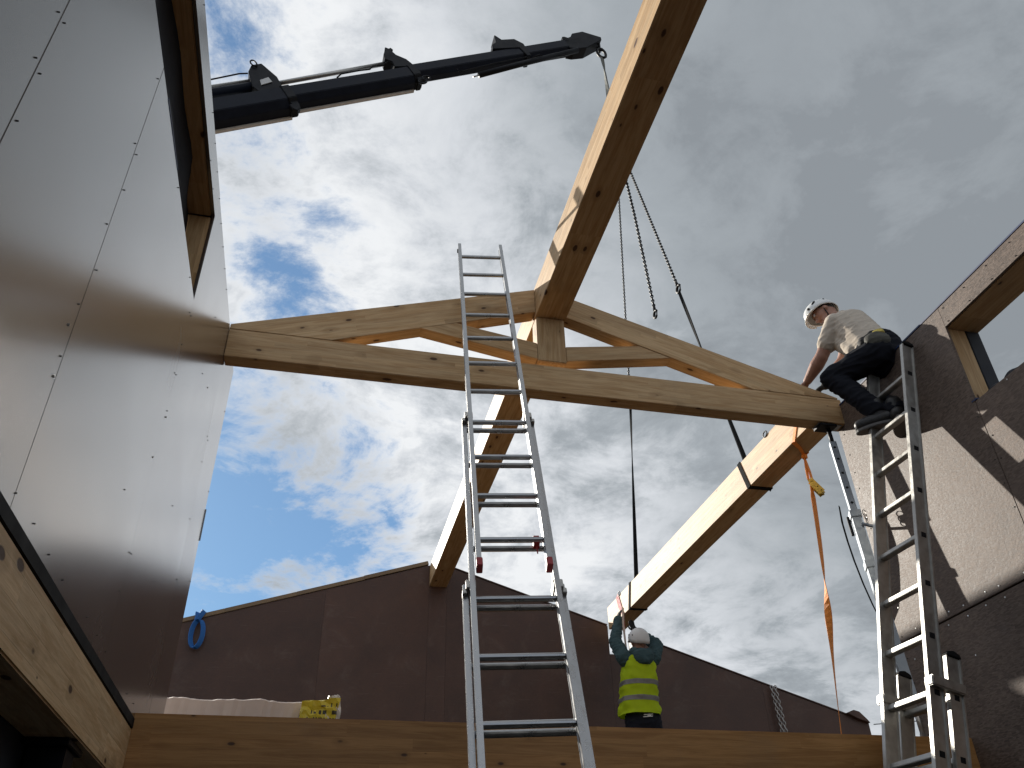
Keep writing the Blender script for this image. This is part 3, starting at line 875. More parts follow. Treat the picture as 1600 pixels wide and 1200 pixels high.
# ------------------------------------------------------------------ orange ratchet strap
os_ = thing('ratchet_strap', 'orange ratchet strap tied round the purlin and hanging to the floor', 'strap', (3.80, 5.5, 1.2))
bm = bmesh.new()
K0 = V((3.885, 5.50, 3.47)); BK = V((3.847, 5.45, 3.16)); END = V((3.70, 5.60, 1.20))
ribbon(bm, [((3.699, 5.10, 3.80), (0, 1, 0.6), 0.02), ((3.699, 5.33, 3.497), (0, 1, 0.6), 0.02)])
ribbon(bm, [((3.700, 5.335, 3.494), (0.6, -1, 0), 0.018), ((3.80, 5.41, 3.490), (0.6, -1, 0), 0.016), (K0 + V((0, 0, 0.015)), (0.6, -1, 0), 0.012)])
ribbon(bm, [((3.926, 5.50, 3.80), (0, 1, 0), 0.02), ((3.926, 5.50, 3.50), (0, 1, 0), 0.02), (K0, (0, 1, 0), 0.014)])
for o in (-0.010, 0.016):
    ribbon(bm, [(K0, (1, 0.3, 0), 0.008), (K0.lerp(BK, 0.5) + V((o, 0, 0)), (1, 0.3, 0), 0.015), (BK + V((o * 1.4, 0, 0.05)), (1, 0.4, 0), 0.014)])
st = []
for i in range(41):
    t = i / 40; p = BK.lerp(END, t) + V((0.012 * math.sin(t * 5), 0, 0))
    ang = 0.3 + 3.4 / (1 + math.exp(-(t - 0.52) * 16)) + 0.5 * t
    hw = 0.027 if t > 0.04 else 0.018
    st.append((p, (math.cos(ang), math.sin(ang), 0), hw))
ribbon(bm, st)
obj('webbing', bm, 'strap_orange', os_, mw=rel(os_))
bm = bmesh.new()
bmesh.ops.create_icosphere(bm, subdivisions=2, radius=0.03, matrix=Matrix.Translation(K0) @ Matrix.Diagonal((1.0, 0.8, 0.9, 1)))
for v in bm.verts: v.co += V((random.uniform(-1, 1), random.uniform(-1, 1), random.uniform(-1, 1))) * 0.004
obj('knot', bm, 'strap_orange', os_, smooth=True, mw=rel(os_))
rt = bmesh.new()
fR = frame(V((0.14, -0.10, -0.30)))
for yy in (-0.024, 0.024):
    add_box(rt, fR @ V((0, yy, 0)), (0.15, 0.005, 0.045), fR)
    add_box(rt, fR @ V((0.02, yy * 1.25, -0.02)), (0.12, 0.004, 0.03), fR)
for xx, rr in ((-0.055, 0.008), (0.0, 0.017), (0.05, 0.012), (0.075, 0.010)):
    add_tube(rt, [fR @ V((xx, -0.034, 0)), fR @ V((xx, 0.034, 0))], rr, 8)
for i in range(8):
    a = i * math.pi / 4
    add_box(rt, fR @ V((0.0 + 0.024 * math.cos(a), 0.03, 0.024 * math.sin(a))), (0.012, 0.004, 0.012), fR)
obj('ratchet', rt, 'brass', os_, 0.001, mw=rel(os_) @ Matrix.Translation(BK + V((0.035, -0.015, -0.01))))

# red strap at the purlin's far end
rs = thing('web_sling', 'red webbing tail dangling from the purlin near the worker in yellow', 'sling', (3.68, 9.78, 3.3))
bm = bmesh.new(); ribbon(bm, [((3.699, 9.80, 3.80), (0, 1, 0), 0.045), ((3.699, 9.74, 3.66), (0, 1, 0), 0.05), ((3.697, 9.66, 3.54), (0, 1, 0.4), 0.025), ((3.67, 9.58, 3.40), (1, 0.5, 0), 0.015), ((3.64, 9.52, 3.25), (1, 0.2, 0), 0.018)])
obj('webbing', bm, 'strap_red', rs, mw=rel(rs))
bm = bmesh.new(); ribbon(bm, [((3.63, 9.45, 3.52), (1, 0.4, 0), 0.014), ((3.60, 9.42, 3.3), (1, 0, 0), 0.014), ((3.585, 9.36, 3.0), (1, 0.3, 0), 0.012), ((3.50, 9.32, 2.4), (1, 0, 0), 0.012), ((3.44, 9.30, 1.25), (1, 0, 0), 0.012)])
obj('tag_line', bm, 'paper', rs, mw=rel(rs))

# ------------------------------------------------------------------ steel prop beside the right wall
pp = thing('steel_prop', 'galvanised adjustable steel prop from cross beam up to the truss end', 'prop', (3.60, 4.63, 1.012))
PT, PB = V((3.692, 4.845, 3.345)), V((3.604, 4.63, 1.03))
pd = (PT - PB).normalized(); pf = frame(pd, (-0.42, -0.91, 0)); PR = rel(pp)
def pp_pt(t): return PB.lerp(PT, t)
def pbox(name, t0, t1, w, h, mt, off=(0, 0), bev=0.003, parent=pp):
    a, b_ = pp_pt(t0), pp_pt(t1)
    bm = bmesh.new(); add_box(bm, (0, 0, 0), ((b_ - a).length, w, h))
    c = (a + b_) / 2 + pf.col[1] * off[0] + pf.col[2] * off[1]
    return obj(name, bm, mt, parent, bev, mw=PR @ Matrix.Translation(c) @ pf.to_4x4())
pbox('outer_tube', 0.10, 0.66, 0.062, 0.062, 'zinc')
pbox('inner_tube', 0.60, 0.935, 0.048, 0.048, 'zinc')
bm = bmesh.new(); add_tube(bm, [pp_pt(0.92), pp_pt(0.995)], 0.016, 10); obj('screw_spindle', bm, 'crane_dark', pp, smooth=True, mw=PR)
bm = bmesh.new(); add_tube(bm, [pp_pt(0.0), pp_pt(0.105)], 0.016, 10); obj('screw_spindle', bm, 'chain_zinc', pp, smooth=True, mw=PR)
for t in (0.70, 0.755, 0.81, 0.865, 0.91):
    bm = bmesh.new(); c = pp_pt(t) + pf.col[2] * 0.0245
    add_tube(bm, [c, c + pf.col[2] * 0.001], 0.010, 10); obj('pin_hole', bm, 'black', pp, mw=PR)
    bm = bmesh.new(); c = pp_pt(t) - pf.col[2] * 0.0245
    add_tube(bm, [c, c - pf.col[2] * 0.001], 0.010, 10); obj('pin_hole', bm, 'black', pp, mw=PR)
for t in (0.66, 0.49):
    pbox('collar', t - 0.012, t + 0.012, 0.078, 0.078, 'zinc')
pbox('lever', 0.52, 0.645, 0.014, 0.02, 'zinc', (0.02, -0.045))
pbox('lever', 0.36, 0.48, 0.012, 0.018, 'zinc', (0.0, -0.042))
pbox('spring_clip', 0.60, 0.665, 0.02, 0.02, 'crane_dark', (0.045, -0.035))
pbox('slot', 0.38, 0.46, 0.010, 0.002, 'black', (0.012, -0.0325))
bm = bmesh.new()
for k in range(3): link_ring(bm, pp_pt(0.665 - 0.014 * k) + V((0.06, -0.03, 0)), (0, 0, 1), (1, 0.4 * k, 0), 0.05, 0.03, 0.003)
obj('pin_chain', bm, 'chain_zinc', pp, smooth=True, mw=PR)
bm = bmesh.new(); add_tube(bm, [pp_pt(0.62) + V((0.0, -0.05, 0)), pp_pt(0.62) + V((0.16, -0.06, -0.03)), pp_pt(0.60) + V((0.22, -0.06, -0.10))], 0.012, 8)
obj('pin_handle', bm, 'zinc', pp, smooth=True, mw=PR)
wbox('head_plate', (3.60, 4.79, 3.325), (3.74, 4.90, 3.347), 'crane_dark', pp, 0.003)
wbox('base_plate', (3.53, 4.57, 1.0125), (3.68, 4.69, 1.022), 'zinc', pp, 0.002)
for bx, by in ((3.57, 4.60), (3.65, 4.66)):
    bm = bmesh.new(); add_tube(bm, [(bx, by, 1.02), (bx, by, 1.048)], 0.012, 6); obj('bolt', bm, 'chain_zinc', pp, mw=PR)

dk = thing('hanging_strap', 'dark strap drooping beside the steel prop', 'strap', (3.74, 4.97, 1.9))
bm = bmesh.new()
pts = [(3.715, 4.99, 2.74), (3.70, 4.985, 2.60), (3.70, 4.98, 2.45), (3.712, 4.98, 2.30), (3.735, 4.98, 2.13), (3.765, 4.98, 1.98), (3.80, 4.98, 1.85)]
ribbon(bm, [(p, (1, 0.9, 0), 0.022 if 0 < i < 6 else 0.012) for i, p in enumerate(pts)])
obj('webbing', bm, 'strap_black', dk, mw=rel(dk))

# ------------------------------------------------------------------ ladders
def ladder_section(parent, P0, S, Wv, n_off, k0, k1, rungs, widen, mt, rail_t, rail_d, front, rung_h, rung_d, round_rung=False):
    """rails and rungs of one ladder section as thing > section > rail / rung"""
    a = (-S).normalized(); wd = (Wv - a * Wv.dot(a)).normalized(); n = a.cross(wd).normalized()
    if n.z > 0: n = -n
    sec = bpy.data.objects.new('section', None); C.objects.link(sec); sec.parent = parent; sec.empty_display_size = 0.1
    base = P0 + S * k1 + n * n_off - parent.location
    sec.location = base
    f = Matrix((wd, n, a)).transposed()
    w = Wv.length
    L = (k1 - k0) * S.length
    for sgn, x in ((-1, -rail_t / 2 - widen), (1, w + rail_t / 2 + widen)):
        bm = bmesh.new()
        # channel: web and two flanges with rounded outer edge
        add_box(bm, (0, 0, 0), (rail_t * 0.55, rail_d, L))
        vs_ = add_box(bm, (-sgn * 0.0 + sgn * rail_t * 0.10, -rail_d / 2 + 0.004, 0), (rail_t, 0.010, L * 0.9995))
        vs_ = add_box(bm, (sgn * rail_t * 0.10, rail_d / 2 - 0.004, 0), (rail_t, 0.010, L * 0.9995))
        obj('rail', bm, mt, sec, 0.002, mw=f.to_4x4() @ Matrix.Translation((x, front + rail_d / 2, L / 2)))
    bm = bmesh.new()
    if round_rung:
        prof = [(math.cos(t * math.pi / 6) * rung_d / 2, math.sin(t * math.pi / 6) * rung_h / 2) for t in range(12)]
    else:
        prof = [(-rung_d / 2, -rung_h * 0.35), (-rung_d * 0.2, -rung_h / 2), (rung_d / 2, -rung_h / 2), (rung_d / 2, rung_h / 2), (-rung_d / 2, rung_h / 2)]
    add_prism(bm, prof, (0, 0, 0), (0, 1, 0), (0, 0, 1), (1, 0, 0), -widen - rail_t * 0.2, w + widen + rail_t * 0.2)
    finish(bm, 0.002)
    me = bpy.data.meshes.new('rung'); bm.to_mesh(me); bm.free(); me.materials.append(M[mt])
    for k in rungs:
        o = bpy.data.objects.new('rung', me); C.objects.link(o); o.parent = sec
        # tread stays level: undo part of the lean
        o.matrix_local = f.to_4x4() @ Matrix.Translation((0, front + rail_d / 2, (k1 - k) * S.length))
    return sec, f, n, a, wd, base


ml = thing('extension_ladder', 'tall three-part aluminium extension ladder leaning on the roof truss', 'ladder', (0.9, 2.4, -1.55))
P0, S, Wv = V((0.8195, 4.9607, 4.7014)), V((-0.0087, -0.1220, -0.3012)), V((0.304, -0.0437, -0.001))
secs = []
for i, (k0, k1, rg) in enumerate(((-0.62, 10.45, range(0, 11)), (6.72, 18.4, range(7, 18)), (10.62, 20.75, range(11, 21)))):
    secs.append(ladder_section(ml, P0, S, Wv, i * 0.060 - 0.03, k0, k1, rg, 0.031 * i, 'alu', 0.026, 0.056, 0.0, 0.031, 0.030, round_rung=True))
# red end caps, guide brackets, hooks
a_, wd_, n_ = secs[0][3], secs[0][4], secs[0][2]
fl = Matrix((wd_, n_, a_)).transposed()
def lad(k, x, n_off): return P0 + S * k + wd_ * x + n_ * n_off
for x in (-0.013, Wv.length + 0.013):
    bm = bmesh.new(); add_box(bm, (0, 0, 0), (0.030, 0.060, 0.052))
    obj('end_cap', bm, 'red', secs[0][0], 0.003, mw=Matrix.Translation(lad(10.52, x, -0.003) - ml.location - secs[0][5]) @ fl.to_4x4())
bm = bmesh.new(); add_box(bm, (0, 0, 0), (0.030, 0.045, 0.05)); add_tube(bm, [(0, 0, -0.02), (0.0, 0.0, -0.08)], 0.004, 6)
obj('lock_clip', bm, 'red', secs[0][0], 0.003, mw=Matrix.Translation(lad(9.98, Wv.length - 0.03, 0.02) - ml.location - secs[0][5]) @ fl.to_4x4())
for si, kk in ((1, 6.78), (2, 10.72)):
    for sgn in (-1, 1):
        x = -0.022 - 0.031 * (si - 1) if sgn < 0 else Wv.length + 0.022 + 0.031 * (si - 1)
        bm = bmesh.new(); add_box(bm, (0, 0, 0), (0.048, 0.082, 0.05)); add_box(bm, (sgn * 0.03, 0.0, -0.03), (0.02, 0.05, 0.03))
        obj('guide_bracket', bm, 'alu_dull', secs[si][0], 0.003, mw=Matrix.Translation(lad(kk, x, 0.060 * si - 0.03) - ml.location - secs[si][5]) @ fl.to_4x4())
for x in (-0.03, Wv.length + 0.03):
    bm = bmesh.new(); add_box(bm, (0, 0, 0), (0.012, 0.03, 0.02))
    obj('top_pin', bm, 'black', secs[0][0], 0.002, mw=Matrix.Translation(lad(-0.42, x, 0.01) - ml.location - secs[0][5]) @ fl.to_4x4())

rl = thing('extension_ladder', 'grey aluminium ladder leaning on the right wall with worker on it', 'ladder', (2.4, 4.0, -1.55))
Q0, QS, QW = V((3.6526, 4.2358, 3.1957)), V((-0.0777, -0.0022, -0.3001)), V((0.0213, -0.3385, 0.0045))
qa, qw = (-QS).normalized(), QW.normalized()
r1 = ladder_section(rl, Q0, QS, QW, -0.02, -0.80, 14.6, range(0, 15), 0.0, 'alu_dull', 0.030, 0.088, 0.0, 0.030, 0.038)
r2 = ladder_section(rl, Q0, QS, QW, 0.088, 6.30, 15.8, range(7, 16), 0.012, 'alu_dull', 0.030, 0.088, 0.0, 0.030, 0.038)
qn = r1[2]; qa, qw = r1[3], r1[4]
ql = Matrix((qw, qn, qa)).transposed()
def rlad(k, x, n_off): return Q0 + QS * k + qw * x + qn * n_off
socket = bmesh.new(); add_box(socket, (0, 0, 0), (0.004, 0.030, 0.030)); finish(socket)
sm = bpy.data.meshes.new('rung_socket'); socket.to_mesh(sm); socket.free(); sm.materials.append(M['black'])
for sec, off, rg, wid in ((r1, -0.02, range(0, 15), 0.0), (r2, 0.088, range(7, 16), 0.012)):
    for k in rg:
        for x in (-0.030 - wid, QW.length + 0.030 + wid):
            o = bpy.data.objects.new('rung_socket', sm); C.objects.link(o); o.parent = sec[0]
            o.matrix_local = Matrix.Translation(rlad(k, x * 0.965 if x < 0 else QW.length + (x - QW.length) * 0.80, off + 0.048) - rl.location - sec[5]) @ ql.to_4x4()
for sec, kk, off, wid in ((r1, -0.80, -0.02, 0.0), (r2, 6.30, 0.088, 0.012)):
    for x in (-0.017 - wid, QW.length + 0.017 + wid):
        bm = bmesh.new(); add_prism(bm, [(-0.046, 0), (0.046, 0), (0.036, 0.022), (0.0, 0.034), (-0.036, 0.022)], (0, 0, 0), (0, 1, 0), (0, 0, 1), (1, 0, 0), -0.02, 0.02)
        obj('rail_cap', bm, 'black', sec[0], 0.003, mw=Matrix.Translation(rlad(kk, x, off + 0.044) - rl.location - sec[5]) @ ql.to_4x4())
for x in (-0.03, QW.length + 0.03):
    bm = bmesh.new(); add_box(bm, (0, 0, 0), (0.065, 0.205, 0.055))
    obj('guide_bracket', bm, 'alu_dull', r2[0], 0.006, mw=Matrix.Translation(rlad(6.85, x, 0.078) - rl.location - r2[5]) @ ql.to_4x4())

# ------------------------------------------------------------------ small things on the upper floor and gable
pk = thing('wrapped_bundle', 'paper wrapped bundle lying on the upper floor at left', 'bundle', (-0.4, 6.1, 1.2))
bm = bmesh.new()
NX = 40
rows = []
for i in range(NX + 1):
    x = -0.93 + 1.10 * i / NX
    zt = 1.452 + 0.006 * math.sin(i * 0.5) * math.sin(i * 0.13 + 0.5) + 0.0025 * random.uniform(-1, 1) + (0.012 * math.sin((i - 18) * 0.52) if 18 < i < 24 else 0)
    yf = 5.98 + 0.003 * random.uniform(-1, 1)
    prof = [(yf, 1.2), (yf - 0.012, 1.32 + 0.006 * random.uniform(-1, 1)), (yf + 0.004, zt - 0.012), (yf + 0.03, zt), (6.28, zt + 0.01), (6.33, zt - 0.02), (6.33, 1.2)]
    rows.append([bm.verts.new((x + (0.01 if p[1] > 1.4 else 0), *p)) for p in prof])
for a, b_ in zip(rows, rows[1:]):
    for j in range(7): bm.faces.new((a[j], a[(j + 1) % 7], b_[(j + 1) % 7], b_[j]))
bm.faces.new(rows[0]); bm.faces.new(list(reversed(rows[-1])))
obj('paper_wrap', bm, 'paper', pk, mw=rel(pk))
yb = thing('plastic_bag', 'crumpled yellow printed plastic bag on the wrapped bundle', 'bag', (0.06, 5.93, 1.2))
def crumple(sx, sy, sz, amp, sub=4, seed=1):
    rnd = random.Random(seed)
    bm = bmesh.new(); bmesh.ops.create_cube(bm, size=1.0)
    bmesh.ops.subdivide_edges(bm, edges=bm.edges[:], cuts=sub * 2, use_grid_fill=True)
    for v in bm.verts:
        v.co = V((v.co.x * sx, v.co.y * sy, v.co.z * sz))
        v.co += V((rnd.uniform(-1, 1), rnd.uniform(-1, 1), rnd.uniform(-1, 1))) * amp
    return bm
bm = crumple(0.23, 0.12, 0.25, 0.010, 3, 4)
for v in bm.verts:
    if v.co.z > 0.02: v.co.z *= 0.80 + 0.75 * (v.co.x + 0.11); v.co.x += 0.10 * (v.co.z - 0.02)
obj('yellow_film', bm, 'yellow', yb, mw=Matrix.Translation((0.01, 0.0, 0.125)))
bm = crumple(0.09, 0.14, 0.25, 0.010, 3, 9)
for v in bm.verts:
    if v.co.z > 0.1: v.co.x *= 0.85; v.co.z += 0.012 - 0.2 * abs(v.co.x)
obj('clear_film', bm, 'white', yb, mw=Matrix.Translation((0.10, 0.02, 0.135)))

bl = thing('round_sling', 'blue webbing loop hung over the top of the gable wall', 'sling', (-1.38, 10.42, 3.1))
bm = bmesh.new()
pts = []
for i in range(25):
    a = -2.2 + 4.4 * i / 24 + math.pi / 2 * 0 
    t = i / 24
    ang = math.radians(115 - 410 * t * 0.83)
    pts.append(V((-1.383 + 0.066 * math.cos(ang), 10.425, 3.255 + 0.165 * math.sin(ang))))
pts = [V((-1.40, 10.62, gz(-1.40) + 0.03)), V((-1.41, 10.55, gz(-1.41) + 0.075)), V((-1.42, 10.46, gz(-1.42) + 0.065))] + [p for p in pts] + [V((-1.355, 10.46, gz(-1.355) + 0.07)), V((-1.35, 10.56, gz(-1.35) + 0.075))]
ribbon(bm, [(p, (0.8, 0.7, 0.0), 0.030) for p in pts], 0.006)
obj('webbing', bm, 'strap_blue', bl, mw=rel(bl))

wc = thing('hanging_chain', 'bright steel chain hanging down the right side of the gable wall', 'chain', (6.06, 10.40, 1.3))
for dx in (-0.028, 0.028):
    bm = bmesh.new(); add_chain(bm, [(6.03 + dx, 10.44, 2.93), (6.05 + dx, 10.42, 2.4), (6.05 + dx, 10.42, 1.4)], 0.046, 0.062, 0.036, 0.0075)
    obj('strand', bm, 'chain_zinc', wc, smooth=True, mw=rel(wc))
rp = thing('thin_rope', 'thin dark rope stretched from the gable end towards the right', 'rope', (7.4, 10.4, 2.5))
bm = bmesh.new(); add_tube(bm, [(7.38, 10.4, 2.47), (7.7, 9.6, 2.36), (8.2, 8.4, 2.34), (9.6, 6.5, 2.6)], 0.006, 6)
obj('cord', bm, 'strap_black', rp, mw=rel(rp))

# ------------------------------------------------------------------ people
def capsule(bm, p0, r0, p1, r1, seg=14):
    p0, p1 = V(p0), V(p1); d = p1 - p0; L = d.length
    if L < 1e-5:
        bmesh.ops.create_icosphere(bm, subdivisions=3, radius=r0, matrix=Matrix.Translation(p0)); return
    f = frame(d); rings = []
    st = [(-math.cos(a) * r0, math.sin(a) * r0) for a in (0.25, 0.6, 1.0, 1.4)] + [(0.0, r0)]
    st += [(L * t, r0 + (r1 - r0) * t) for t in (0.25, 0.5, 0.75)] + [(L, r1)]
    st += [(L + math.cos(a) * r1, math.sin(a) * r1) for a in (1.4, 1.0, 0.6, 0.25)]
    for s_, r in st:
        rings.append([bm.verts.new(p0 + f.col[0] * s_ + (f.col[1] * math.cos(2 * math.pi * k / seg) + f.col[2] * math.sin(2 * math.pi * k / seg)) * r) for k in range(seg)])
    for a, b_ in zip(rings, rings[1:]):
        for j in range(seg): bm.faces.new((a[j], a[(j + 1) % seg], b_[(j + 1) % seg], b_[j]))
    bm.faces.new(list(reversed(rings[0]))); bm.faces.new(rings[-1])


def ellipsoid(bm, c, r, rot=None):
    mm = Matrix.Translation(V(c)) @ ((rot.to_4x4()) if rot else Matrix.Identity(4)) @ Matrix.Diagonal((*r, 1))
    bmesh.ops.create_icosphere(bm, subdivisions=3, radius=1.0, matrix=mm)


work = bpy.data.scenes.new('work'); work_obj = None


def organic(name, build, mt, parent, voxel=0.010, smooth=4, wrinkle=0.0, wscale=30.0, label=None):
    """union of tapered limbs fused into one continuous skin"""
    bm = bmesh.new(); build(bm)
    bmesh.ops.recalc_face_normals(bm, faces=bm.faces[:])
    me = bpy.data.meshes.new('tmp'); bm.to_mesh(me); bm.free()
    global work_obj
    if work_obj is None:
        work_obj = bpy.data.objects.new('tmp', me); work.collection.objects.link(work_obj)
        work_obj.modifiers.new('r', 'REMESH').mode = 'VOXEL'; work_obj.modifiers.new('s', 'SMOOTH').factor = 0.5
    o = work_obj; o.data = me
    o.modifiers['r'].voxel_size = voxel; o.modifiers['s'].iterations = smooth
    vl = work.view_layers[0]; vl.update(); dg = vl.depsgraph
    me2 = bpy.data.meshes.new_from_object(o.evaluated_get(dg))
    me2.name = name
    from mathutils import noise as mn
    if wrinkle:
        co_n = [(v.co.copy(), v.normal.copy()) for v in me2.vertices]
        flat = []
        for p, nn in co_n:
            q = p * wscale
            k = 1.0 - abs(mn.noise(V((q.x * 0.35 + q.z * 0.5, q.y * 0.35, q.z * 1.1 - q.x * 0.3)))) * 2.0
            flat.extend(p + nn * (max(0.0, k) ** 2 * wrinkle + mn.noise(q * 0.4) * wrinkle * 0.6))
        me2.vertices.foreach_set('co', flat); me2.update()
    for p in me2.polygons: p.use_smooth = True
    me2.materials.clear(); me2.materials.append(M[mt])
    n = bpy.data.objects.new(name, me2); C.objects.link(n); n.parent = parent
    n.matrix_local = rel(parent)
    if label: n['label'] = label
    return n


def hand(bm, wrist, d, palm_n, size=1.0, curl=0.6, side=1):
    """palm, four unequal bent fingers and a thumb from the side of the palm"""
    d = V(d).normalized(); n = V(palm_n); n = (n - d * n.dot(d)).normalized(); w = d.cross(n) * side
    k = size
    ellipsoid(bm, V(wrist) + d * 0.045 * k, (0.05 * k, 0.040 * k, 0.018 * k), Matrix((d, w, n)).transposed())
    for i, (o, L) in enumerate(((0.030, 0.068), (0.010, 0.078), (-0.010, 0.072), (-0.029, 0.056))):
        p = V(wrist) + d * 0.085 * k + w * o * k
        a = 0.0; q = p
        for j, fr in enumerate((0.45, 0.32, 0.23)):
            a += curl * (0.5 if j == 0 else 0.8)
            e_ = q + (d * math.cos(a) + n * math.sin(a)) * L * fr * k
            capsule(bm, q, 0.0092 * k, e_, 0.0085 * k, 8); q = e_
    p = V(wrist) + d * 0.03 * k + w * 0.036 * k
    q = p + (d * 0.55 + w * 0.75 + n * 0.25).normalized() * 0.038 * k
    capsule(bm, p, 0.013 * k, q, 0.011 * k, 8)
    capsule(bm, q, 0.011 * k, q + (d * 0.85 + w * 0.25 + n * 0.4).normalized() * 0.03 * k, 0.0095 * k, 8)


def helmet(parent, c, up, front, r, mt, with_brim=True, cover=0.0):
    up = V(up).normalized(); fr = V(front); fr = (fr - up * fr.dot(up)).normalized(); sd = up.cross(fr)
    f = Matrix((fr, sd, up)).transposed()
    bm = bmesh.new()
    rx, ry, rzz = r
    prof_n, seg = 9, 28
    rings = []
    for i in range(prof_n + 1):
        t = i / prof_n
        ph = t * math.radians(100 + cover)
        ring = []
        for k in range(seg):
            a = 2 * math.pi * k / seg
            drop = 0.0
            if t > 0.75:  # lower at the neck, cut higher over the face
                drop = (-0.18 * math.cos(a) ) * (t - 0.75) / 0.25 * 0.9
            rad = math.sin(ph) * (1 + 0.02 * math.cos(3 * a))
            z = math.cos(ph) + (drop if math.cos(a) < 0 else -drop * 0.9) * 0.0 - (0.30 * max(0, -math.cos(a)) + 0.12 * abs(math.sin(a)) - 0.02) * max(0, t - 0.72) / 0.28
            ring.append(bm.verts.new(V((rad * math.cos(a) * rx, rad * math.sin(a) * ry, z * rzz))))
        rings.append(ring)
    top = rings[0]
    for a, b_ in zip(rings, rings[1:]):
        for j in range(seg): bm.faces.new((a[j], b_[j], b_[(j + 1) % seg], a[(j + 1) % seg]))
    bmesh.ops.remove_doubles(bm, verts=bm.verts[:], dist=1e-4)
    if with_brim:
        last = [v for v in rings[-1] if v.is_valid]
    bmesh.ops.solidify(bm, geom=bm.faces[:], thickness=0.006)
    if with_brim:
        for k in range(9):
            a0 = math.radians(-60 + 120 * k / 9); a1 = math.radians(-60 + 120 * (k + 1) / 9)
            e0 = 0.030 * math.cos(a0 * 1.3); e1 = 0.030 * math.cos(a1 * 1.3)
            z0 = -0.22 * rzz
            q = [V((rx * 1.0 * math.cos(a0), ry * math.sin(a0), z0)), V((rx * math.cos(a1), ry * math.sin(a1), z0)),
                 V(((rx + e1) * math.cos(a1), (ry + e1) * math.sin(a1), z0 - 0.012)), V(((rx + e0) * math.cos(a0), (ry + e0) * math.sin(a0), z0 - 0.012))]
            lo = [bm.verts.new(v) for v in q]; hi = [bm.verts.new(v + V((0, 0, 0.006))) for v in q]
            bm.faces.new(lo); bm.faces.new(list(reversed(hi)))
            for i in range(4): bm.faces.new((lo[i], hi[i], hi[(i + 1) % 4], lo[(i + 1) % 4]))
    h = obj('helmet', bm, mt, parent, smooth=True, mw=Matrix.Translation(V(c) - parent.location) @ f.to_4x4())
    # vents / emblem
    for sgn in (-1, 1):
        bm = bmesh.new()
        for (ax, el, sx, sz) in ((0.25, 0.30, 0.022, 0.010), (-0.45, 0.25, 0.008, 0.008), (0.75, 0.12, 0.012, 0.016)):
            p = V((math.cos(math.pi / 2 - ax) * math.cos(el) * rx, sgn * math.sin(math.pi / 2 - ax) * math.cos(el) * ry, math.sin(el) * rzz)) * 1.012
            ellipsoid(bm, p, (sx, 0.004, sz), frame(V((1, 0, -0.3)) - p.normalized() * p.normalized().x))
        obj('emblem', bm, 'black', h, smooth=True)
    return h


# ---- worker on the right ladder, leaning over the truss end
w1 = thing('person', 'person in white helmet and beige shirt leaning from the ladder over the truss end', 'person', (3.70, 4.22, 2.93))
pel = V((3.835, 4.22, 3.63)); chest = V((3.84, 4.44, 4.02)); neck = V((3.885, 4.58, 4.235))
shL, shR = V((3.735, 4.47, 4.085)), V((4.02, 4.62, 4.24))
hd = V((3.845, 4.69, 4.375))
elL, wrL = V((3.640, 4.62, 3.850)), V((3.592, 4.80, 3.738))
elR, wrR = V((3.96, 4.78, 3.97)), V((3.765, 4.83, 3.735))
hipL, knL, anL = V((3.74, 4.15, 3.56)), V((3.505, 4.40, 3.475)), V((3.640, 4.21, 3.085))
hipR, knR, anR = V((3.90, 4.26, 3.60)), V((3.88, 4.46, 3.36)), V((3.72, 4.13, 3.06))
hdup = (hd - neck).normalized(); look = V((-0.80, 0.35, -0.45)).normalized()
def b1(bm):
    capsule(bm, pel, 0.125, chest, 0.135); capsule(bm, chest, 0.13, neck, 0.07)
    capsule(bm, neck, 0.052, hd, 0.055)
    ellipsoid(bm, hd + hdup * 0.01, (0.098, 0.076, 0.105), frame(look, hdup))
    capsule(bm, hd + look * 0.045 - hdup * 0.075, 0.042, hd + look * 0.06 - hdup * 0.085, 0.035)
    capsule(bm, hd + look * 0.095 - hdup * 0.01, 0.010, hd + look * 0.112 - hdup * 0.04, 0.014)
    sd = look.cross(hdup).normalized()
    for s_ in (-1, 1): ellipsoid(bm, hd + sd * 0.078 * s_ - hdup * 0.02, (0.022, 0.012, 0.032), frame(look, hdup))
    for a, e_, w_ in ((shL, elL, wrL), (shR, elR, wrR)):
        capsule(bm, a, 0.068, e_, 0.050); capsule(bm, e_, 0.052, e_.lerp(w_, 0.35), 0.055); capsule(bm, e_.lerp(w_, 0.35), 0.055, w_, 0.034)
    hand(bm, wrL, (wrL - elL) + V((0.0, 0.06, -0.04)), V((0.2, 0.2, -1)), 1.0, 0.55, 1)
    for h_, k_, a_2 in ((hipL, knL, anL), (hipR, knR, anR)):
        capsule(bm, h_, 0.085, k_, 0.058); capsule(bm, k_, 0.056, a_2, 0.04)
organic('body', b1, 'skin', w1, 0.0075, 3)
def sh1(bm):
    capsule(bm, pel + V((0.0, 0.05, 0.06)), 0.150, chest, 0.158); capsule(bm, chest, 0.155, neck - hdup * 0.035, 0.085)
    capsule(bm, chest + V((-0.03, 0.02, 0.03)), 0.13, shL, 0.082); capsule(bm, chest, 0.13, shR, 0.082)
    capsule(bm, shL, 0.082, shL.lerp(elL, 0.62), 0.076); capsule(bm, shR, 0.080, shR.lerp(elR, 0.6), 0.072)
    capsule(bm, chest + V((-0.06, 0.06, -0.08)), 0.09, pel + V((-0.10, 0.13, 0.10)), 0.07)
organic('shirt', sh1, 'shirt', w1, 0.008, 7, 0.005, 24)
